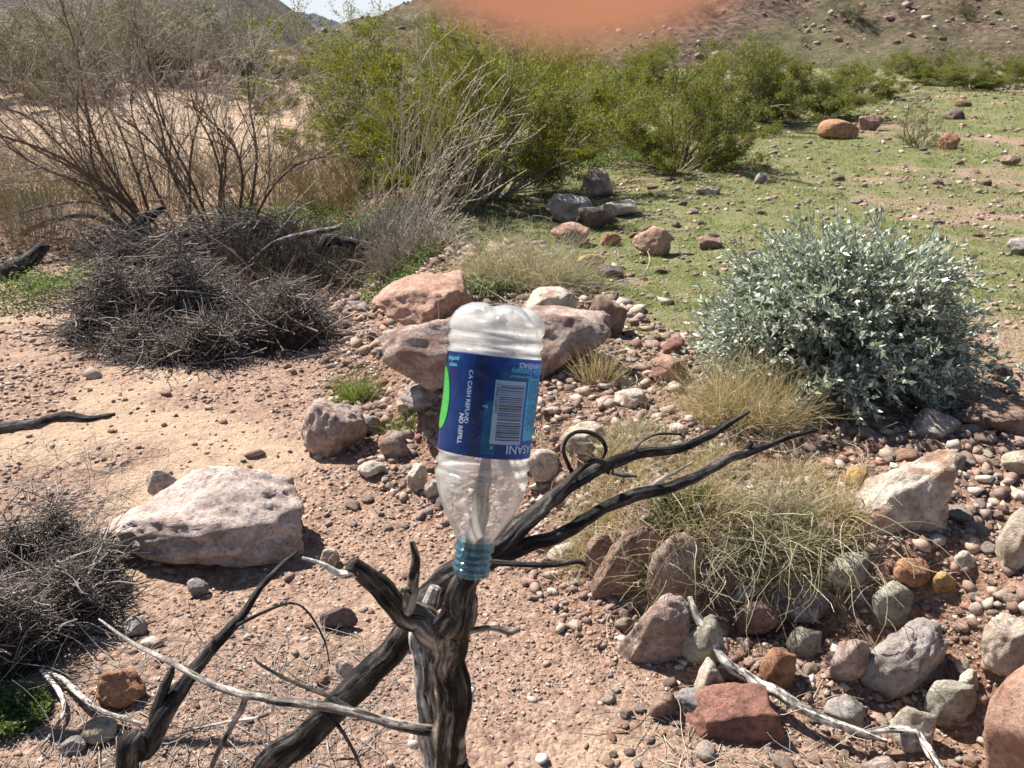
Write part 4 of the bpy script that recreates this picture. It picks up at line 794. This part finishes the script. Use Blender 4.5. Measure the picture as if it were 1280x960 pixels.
loose('fallen_dead_branch', [W4([(402, 318, D3, .03), (408, 303, D3, .05), (425, 301, D3, .045), (450, 306, D3, .045), (480, 311, D3, .04), (497, 320, D3, .05), (508, 334, D3, .045), (522, 328, D3, .028), (541, 317, D3, .012)]), W4([(425, 285, D3, .02), (385, 292, D3, .025), (350, 300, D3, .022), (325, 318, D3, .018), (310, 330, D3, .01)]), W4([(438, 297, D3, .01), (447, 308, D3, .014), (460, 325, D3, .014), (466, 345, D3, .015), (474, 356, D3, .014), (492, 351, D3, .007)])], ['char', 'greybranch', 'whitewood'], 'crooked dead branch with a white side branch lying right of the twig heap', 'dead branch', parts=('stem', 'side_branch'))
loose('bleached_stick', [W4([(275, 418, 4.45, .02), (290, 428, 4.4, .026), (300, 436, 4.4, .015)]), W4([(320, 418, 4.5, .012), (308, 438, 4.45, .018), (294, 452, 4.4, .02), (290, 470, 4.35, .012)])], 'greybranch', 'bleached forked stick on the front of the big twig heap', 'stick', parts=('stem', 'fork'))
loose('pale_root', [onground([(52, 838, 3, .04), (80, 850, 3.5, .03), (105, 872, 3.5, .03), (130, 890, 3.5, .02), (180, 905, 2, .02)]), onground([(55, 840, 3, .04), (75, 865, 3, .03), (80, 890, 2.5, .02), (62, 920, 2, .015), (50, 935, 1.2, .01)])], 'whitewood', 'pale forked root lying in front of the lower left twig heap', 'root', parts=('stem', 'fork'))
# small twigs lying about
def litter(n, reg, seed, mat, label, r=(.0006, .0018), L=(.04, .22)):
    rs = np.random.RandomState(seed); S = []
    while len(S) < n:
        px, py = rs.uniform(reg[0], reg[2]), rs.uniform(reg[1], reg[3]); g, t = hit(px, py); S.append(g)
    S = np.array(S); th = rs.uniform(0, 6.28, n); D = np.stack([np.cos(th), np.sin(th), rs.uniform(-.05, .35, n)], -1); P = curves(S, D, rs.uniform(*L, n), 8, .16, -.06, rs)
    P[..., 2] = np.maximum(P[..., 2], H(P[..., 0].ravel(), P[..., 1].ravel()).reshape(P.shape[:2])+.003); g = Geo(); g.add(*tubes(P, np.linspace(1, .4, 8)[None]*rs.uniform(*r, n)[:, None], 4))
    tag(g.build('twig_litter', M[mat]), label, kind='stuff')
litter(520, (-20, 790, 480, 1010), 71, 'twig_grey', 'thin grey twigs lying on the near gravel', L=(.04, .30))
litter(260, (0, 560, 160, 700), 75, 'twig_grey', 'thin pale twigs behind the lower left heap', L=(.05, .3))
litter(700, (680, 420, 1110, 760), 72, 'twig_pale', 'straw and twigs lying in the grass of the bank', L=(.05, .3))
litter(260, (400, 250, 800, 480), 73, 'twig_grey', 'twigs lying round the boulders', r=(.001, .004), L=(.1, .5))
litter(160, (780, 880, 1100, 1000), 74, 'twig_pale', 'fine straw lying on the gravel at lower right')

# ------------------------------------------------------------------ the bottle, upside down on the stub
def bottle():
    m, nt, b, out = mat_new('clear_plastic'); 
    def plastic(m, nt, b, out, tint, film, fade):
        b.inputs['Base Color'].default_value = (*film, 1); b.inputs['Roughness'].default_value = .12; b.inputs['Specular IOR Level'].default_value = .6
        tr = N(nt, 'ShaderNodeBsdfTransparent'); tr.inputs[0].default_value = (*tint, 1); tl = N(nt, 'ShaderNodeBsdfTranslucent'); tl.inputs[0].default_value = (*film, 1)
        co = objco(nt); nz = noise(nt, 22, 5, .6, co, .8); lw = N(nt, 'ShaderNodeLayerWeight', Blend=.28)
        f = N(nt, 'ShaderNodeMath', operation='MULTIPLY_ADD'); nt.links.new(lw.outputs['Facing'], f.inputs[0]); f.inputs[1].default_value = .75
        f2 = N(nt, 'ShaderNodeMapRange'); f2.inputs[1].default_value = .3; f2.inputs[2].default_value = .7; f2.inputs[3].default_value = fade[0]; f2.inputs[4].default_value = fade[1]; nt.links.new(nz, f2.inputs[0]); nt.links.new(f2.outputs[0], f.inputs[2])
        m1 = N(nt, 'ShaderNodeMixShader'); m1.inputs[0].default_value = .8; nt.links.new(b.outputs[0], m1.inputs[1]); nt.links.new(tl.outputs[0], m1.inputs[2])
        m2 = N(nt, 'ShaderNodeMixShader'); nt.links.new(f.outputs[0], m2.inputs[0]); nt.links.new(tr.outputs[0], m2.inputs[1]); nt.links.new(m1.outputs[0], m2.inputs[2])
        gl = N(nt, 'ShaderNodeBsdfGlossy'); gl.inputs['Roughness'].default_value = .09; fr = N(nt, 'ShaderNodeMapRange'); fr.inputs[1].default_value = .35; fr.inputs[2].default_value = 1.; fr.inputs[3].default_value = .05; fr.inputs[4].default_value = .55; nt.links.new(N(nt, 'ShaderNodeLayerWeight', Blend=.5).outputs['Facing'], fr.inputs[0]); m3 = N(nt, 'ShaderNodeMixShader')
        nt.links.new(fr.outputs[0], m3.inputs[0]); nt.links.new(m2.outputs[0], m3.inputs[1]); nt.links.new(gl.outputs[0], m3.inputs[2]); nt.links.new(m3.outputs[0], out.inputs[0])
        bp = N(nt, 'ShaderNodeBump', Strength=.5, Distance=.002); nt.links.new(noise(nt, 45, 3, .5, co, .5), bp.inputs['Height'])
        for q in (b, gl): nt.links.new(bp.outputs[0], q.inputs['Normal'])
    plastic(m, nt, b, out, (.96, .98, .985), (.96, .96, .92), (.10, .42)); M['plastic'] = m
    m, nt, b, out = mat_new('blue_tinted_plastic'); plastic(m, nt, b, out, (.55, .80, .90), (.12, .36, .50), (.25, .50)); M['neckplastic'] = m
    mouth = P3(589, 719, .70); top = P3(624.5, 381, .688)
    ax = norm(top-mouth); Lb = float(np.linalg.norm(top-mouth)); 
    t = empty('plastic_bottle', mouth, 'empty clear water bottle with a blue label, upside down on the dead stub', 'bottle')
    zq = Vector(ax); xq = Vector((1, 0, 0)); xq = (xq-zq*xq.dot(zq)).normalized(); yq = zq.cross(xq)
    t.rotation_euler = Matrix((xq, yq, zq)).transposed().to_euler(); k = Lb/.226
    t.scale = (k*1.06, k*1.06, k)
    prof = [(0, .0133), (.0015, .0139), (.004, .0137), (.0052, .0150), (.0066, .0150), (.0078, .0137), (.0095, .0137), (.0107, .0149), (.0121, .0149), (.0133, .0137), (.0150, .0137), (.0162, .0148), (.0176, .0146), (.019, .0136), (.0215, .0136), (.0222, .0160), (.0240, .0162), (.0248, .0141), (.029, .0143),
            (.033, .0158), (.040, .0202), (.050, .0262), (.060, .0308), (.070, .0342), (.080, .0363), (.0845, .0372), (.0865, .0372), (.0885, .0352), (.091, .0352), (.0935, .0373), (.096, .0373), (.0985, .0354), (.101, .0354), (.1035, .0368), (.105, .0368),
            (.115, .0366), (.125, .0366), (.135, .0366), (.145, .0366), (.155, .0366), (.165, .0366), (.175, .0366), (.184, .0368), (.1865, .0372), (.189, .0355), (.1915, .0353), (.194, .0372), (.197, .0374), (.200, .0356), (.2025, .0354), (.205, .0371), (.208, .0373), (.213, .0368), (.218, .0345), (.2225, .030), (.2255, .024), (.226, .018), (.224, .012), (.220, .007), (.218, .0002)]
    prof = np.array(prof); S = 120; th = np.arange(S)*2*np.pi/S
    def rad(z, r, a):
        f = np.ones_like(a*z)*r
        f = f*(1-.03*ss((z-.034)/.015)*(1-ss((z-.072)/.01))*np.abs(np.sin(2.5*a+z*40))**2)
        pet = ss((z-.2095)/.010)*(np.abs(np.cos(2.5*a+.5))**7)
        f = f*(1-.14*pet*(r > .012))
        f = f*(1+.012*np.sin(3*a+z*60)*ss((z-.03)/.02))
        f = f*(1+.020*np.sin(a*2+1.2)*ss((z-.03)/.05)*ss((.21-z)/.03))
        return f
    # finer steps along the profile
    zz = []; rr = []
    for (z0, r0), (z1, r1) in zip(prof[:-1], prof[1:]):
        for q in range(3): u = q/3; zz.append(z0+(z1-z0)*u); rr.append(r0+(r1-r0)*u)
    zz.append(prof[-1, 0]); rr.append(prof[-1, 1]); zz = np.array(zz); rr = np.array(rr)
    def lathe(name, z, r, mat, off=0., dent=True, rng=None, thr=None):
        A = th if rng is None else np.linspace(rng[0], rng[1], 90); Rr = rad(z[:, None], r[:, None], A[None])+off
        V = np.stack([Rr*np.sin(A), -Rr*np.cos(A), z[:, None]+0*A], -1)
        V[..., 2] -= ss((z[:, None]-.2095)/.01)*(np.abs(np.cos(2.5*A+.5))**7)*.005*(r[:, None] > .012)
        n, m_ = Rr.shape; i = np.arange(n-1)[:, None]*m_
        j = np.arange(m_ if rng is None else m_-1)[None]; j2 = (j+1) % m_
        return mk(name, V.reshape(-1, 3), np.stack([i+j, i+j2, i+m_+j2, i+m_+j], -1).reshape(-1, 4), mat, t, True)
    cut = np.searchsorted(zz, .030)
    lathe('neck', zz[:cut+1], rr[:cut+1], M['neckplastic']); body = lathe('body', zz[cut:], rr[cut:], M['plastic'])
    # label: printed film, overlap seam left of the middle
    def film(name, c, c2=None, tr=.35, rough=.28, tint=None, alpha=0.):
        m, nt, b, out = mat_new(name); b.inputs['Roughness'].default_value = rough; b.inputs['Specular IOR Level'].default_value = .6
        col = ramp(nt, noise(nt, 16, 4, .6, objco(nt), .4), [(.35, c), (.65, c2 or c)]); nt.links.new(col, b.inputs['Base Color'])
        tl = N(nt, 'ShaderNodeBsdfTranslucent'); nt.links.new(mix(nt, 1., col, (1.25, 1.25, 1.25), 'MULTIPLY'), tl.inputs[0]); mx = N(nt, 'ShaderNodeMixShader'); mx.inputs[0].default_value = tr
        nt.links.new(b.outputs[0], mx.inputs[1]); nt.links.new(tl.outputs[0], mx.inputs[2]); nt.links.new(mx.outputs[0], out.inputs[0]); M[name] = m
        bp = N(nt, 'ShaderNodeBump', Strength=.9, Distance=.0025); nt.links.new(noise(nt, 30, 4, .5, objco(nt), 1.6), bp.inputs['Height']); nt.links.new(bp.outputs[0], b.inputs['Normal'])
        return m
    film('label_blue', (.002, .014, .105), (.006, .06, .26), .55); film('label_dark', (.003, .012, .08), (.004, .022, .13), .4); film('label_teal', (.006, .09, .24), (.012, .22, .38), .55)
    film('print_cyan', (.10, .74, .82), (.2, .85, .9), .55); film('print_white', (.66, .80, .88), (.80, .88, .92), .45); film('panel_white', (.42, .68, .80), (.62, .80, .88), .55); film('print_green', (.08, .66, .12), (.12, .72, .16), .5); film('print_black', (.03, .035, .05), None, .1)
    zl = np.linspace(.1045, .1845, 30); rl = np.full(30, .0368)
    lab = lathe('label', zl, rl, M['label_blue'], .0003)
    def patch(name, a0, a1, z0, z1, mat, off=.0007):
        A = np.linspace(a0, a1, 24); z = np.linspace(z0, z1, 12)[:, None]; Rr = rad(z, .0368, A[None])+off; V = np.stack([Rr*np.sin(A), -Rr*np.cos(A), z+0*A], -1)
        i = np.arange(11)[:, None]*24; j = np.arange(23)[None]; o = mk(name, V.reshape(-1, 3), np.stack([i+j, i+j+1, i+24+j+1, i+24+j], -1).reshape(-1, 4), mat, lab, True); return o
    def wrapmesh(name, P, F, mat, off=.0010):
        A = P[:, 0]/.0368; Rr = rad(P[:, 1], .0368, A)+off; return mk(name, np.stack([Rr*np.sin(A), -Rr*np.cos(A), P[:, 1]], -1), F, mat, lab)
    patch('overlap_strip', -.33, -.07, .105, .1843, M['label_dark'], .0009)
    patch('label_band', -.07, .22, .108, .150, M['label_teal'], .0006); patch('label_sheen_band', .22, .84, .1665, .1740, M['label_teal'], .0006)
    def text(s, size, s0, z0, rot, mat, sx=1., bold=0., name='lettering', off=.0012):
        cu = bpy.data.curves.new('t', 'FONT'); cu.body = s; cu.size = size; cu.offset = bold; cu.resolution_u = 3; ob = bpy.data.objects.new('t', cu); COL.objects.link(ob)
        dg = bpy.context.evaluated_depsgraph_get(); me = bpy.data.meshes.new_from_object(ob.evaluated_get(dg)); bm = bmesh.new(); bm.from_mesh(me); bmesh.ops.triangulate(bm, faces=bm.faces)
        bmesh.ops.subdivide_edges(bm, edges=[e for e in bm.edges if e.calc_length() > size*.35], cuts=1); bmesh.ops.triangulate(bm, faces=bm.faces)
        u = np.array([v.co[:2] for v in bm.verts])*[sx, 1]; F = np.array([[v.index for v in f.verts] for f in bm.faces]); bm.free(); bpy.data.objects.remove(ob); bpy.data.curves.remove(cu)
        c, sn = math.cos(rot), math.sin(rot); P = np.stack([s0+u[:, 0]*c-u[:, 1]*sn, z0+u[:, 0]*sn+u[:, 1]*c], -1); wrapmesh(name, P, F, mat, off)
    R = .0368; pi = math.pi
    # brand word, upside down, running off to the right
    text('DASANI', .0098, 1.36*R, .1160, pi, M['print_white'], .98, .00008)
    # barcode: bars across the bottle, pale ground
    patch('barcode_panel', .10, .78, .1165, .1665, M['panel_white'])
    rs_ = np.random.RandomState(4); z = .1195; Vb = []; Fb = []; n = 0
    while z < .1638:
        wv = rs_.choice([.0005, .0006, .0009, .0013]); A = np.linspace(.20, .74, 10)
        Vb += [(a*R, z) for a in A]+[(a*R, z+wv) for a in A]; Fb += [(n+i, n+i+1, n+11+i, n+10+i) for i in range(9)]; n += 20; z += wv+rs_.choice([.0007, .0009, .0012, .0016])
    wrapmesh('barcode', np.array(Vb), np.array(Fb), M['print_black'])
    text('0 49000 02689 0', .0034, .125*R, .1640, -pi/2, M['print_black'])
    text('K', .0036, .17*R, .1150, pi, M['print_white'])
    # cyan panel of small print at the right
    patch('print_panel', .84, 1.38, .1195, .1695, M['print_cyan'])
    for q in range(7):
        text(['CALORIES 0  TOTAL FAT 0g', 'SODIUM 0mg  TOTAL CARB 0g', 'PROTEIN 0g  SERVING SIZE', 'PURIFIED WATER MAGNESIUM', 'SULFATE POTASSIUM CHLORIDE', 'SALT PRODUCED WITHOUT', 'CONSUMER INFORMATION'][q], .0030, (.88+.074*q)*R, .1680, -pi/2, M['label_blue'], 1.)
    text('WITH MINERALS', .0058, 1.50*R, .1812, pi, M['print_white'], .82, .00014)
    text('Coca-Cola Company', .0060, 1.50*R, .1765, pi, M['print_cyan'], .80, .00014)
    text('consumer information call', .0030, .92*R, .1712, pi, M['print_cyan'], .62, .00008)
    # seam column: deposit text reading down, left of the overlap
    text('CA CASH REFUND', .0046, -.44*R, .1720, -pi/2, M['print_white'], 1.1, .00003)
    text('NO REFILL', .0052, -.56*R, .1375, -pi/2, M['print_white'], 1.0, .00014)
    text('ME', .0030, -.10*R, .1440, 0, M['print_white'])
    text('purified', .0050, -.72*R, .1805, pi, M['print_cyan'], .9, .00008); text('water', .0050, -.76*R, .1755, pi, M['print_cyan'], .9, .00008)
    # leaf mark at the left edge
    A = np.linspace(0, 2*pi, 40)[:-1]; Pl = np.stack([-1.30*R+.36*R*np.cos(A), .1465+.0255*np.sin(A)], -1); Pl = np.vstack([[[-1.30*R, .1465]], Pl]); wrapmesh('leaf_mark', Pl, np.array([[0, 1+i, 1+(i+1) % 39] for i in range(39)]), M['print_green'])
    return t
bottle()
# ------------------------------------------------------------------ the photographer's fingertip, far out of focus above the lens
def finger():
    m, nt, b, out = mat_new('skin'); col = ramp(nt, noise(nt, 300, 4, .6, objco(nt)), [(.3, (.76, .44, .31)), (.7, (.85, .53, .39))]); nt.links.new(col, b.inputs['Base Color'])
    b.inputs['Subsurface Weight'].default_value = .6; b.inputs['Subsurface Radius'].default_value = (1, .35, .2); b.inputs['Subsurface Scale'].default_value = .006; b.inputs['Roughness'].default_value = .5; M['skin'] = m
    m2, nt, b, out = mat_new('fingernail'); b.inputs['Base Color'].default_value = (.75, .48, .40, 1); b.inputs['Roughness'].default_value = .3; M['nail'] = m2
    tip = P3(700, 54, .023); dirn = norm(P3(745, -500, .026)-P3(700, 30, .026)*1.0+np.array([0, -.004, .004])); Ln = .075
    K, S = 60, 40; s = np.linspace(0, 1, K)**1.4; r = .0082*np.sqrt(np.clip(1-(1-np.clip(s*Ln/.0095, 0, 1))**2, 0, 1)); r = r*(1+.10*s+.07*np.exp(-((s*Ln-.027)/.006)**2)+.10*np.exp(-((s*Ln-.055)/.008)**2)); r[0] = 1e-5
    P = tip+dirn*(s*Ln)[:, None]+np.array([0, -1, 0])*(.10*(s*Ln)**2*4)[:, None]; V, F = tubes(P[None], r[None], S); V = V-tip
    t = empty('fingertip', tip, 'blurred orange fingertip of the photographer covering the top edge of the view', 'finger'); n0 = len(V); c = P[-1]-tip; V = np.vstack([V, c]); T = np.array([[n0, (K-1)*S+j, (K-1)*S+(j+1) % S] for j in range(S)])
    mk('finger', V, [F, T], M['skin'], t, True)
    u = norm(np.cross(dirn, [1, 0, 0])); u = -u if u[1] < 0 else u; a = np.linspace(-.95, .95, 14); l = np.linspace(.0035, .0155, 12); w_ = norm(np.cross(dirn, u)); rr = np.interp(l, s*Ln, r)+.0002
    Pc = np.stack([np.interp(l, s*Ln, P[:, k]) for k in range(3)], -1)-tip; V = Pc[:, None]+rr[:, None, None]*(np.cos(a)[None, :, None]*u+np.sin(a)[None, :, None]*w_)
    i = np.arange(11)[:, None]*14; j = np.arange(13)[None]; mk('nail', V.reshape(-1, 3), np.stack([i+j, i+j+1, i+14+j+1, i+14+j], -1).reshape(-1, 4), M['nail'], t, True)
finger()
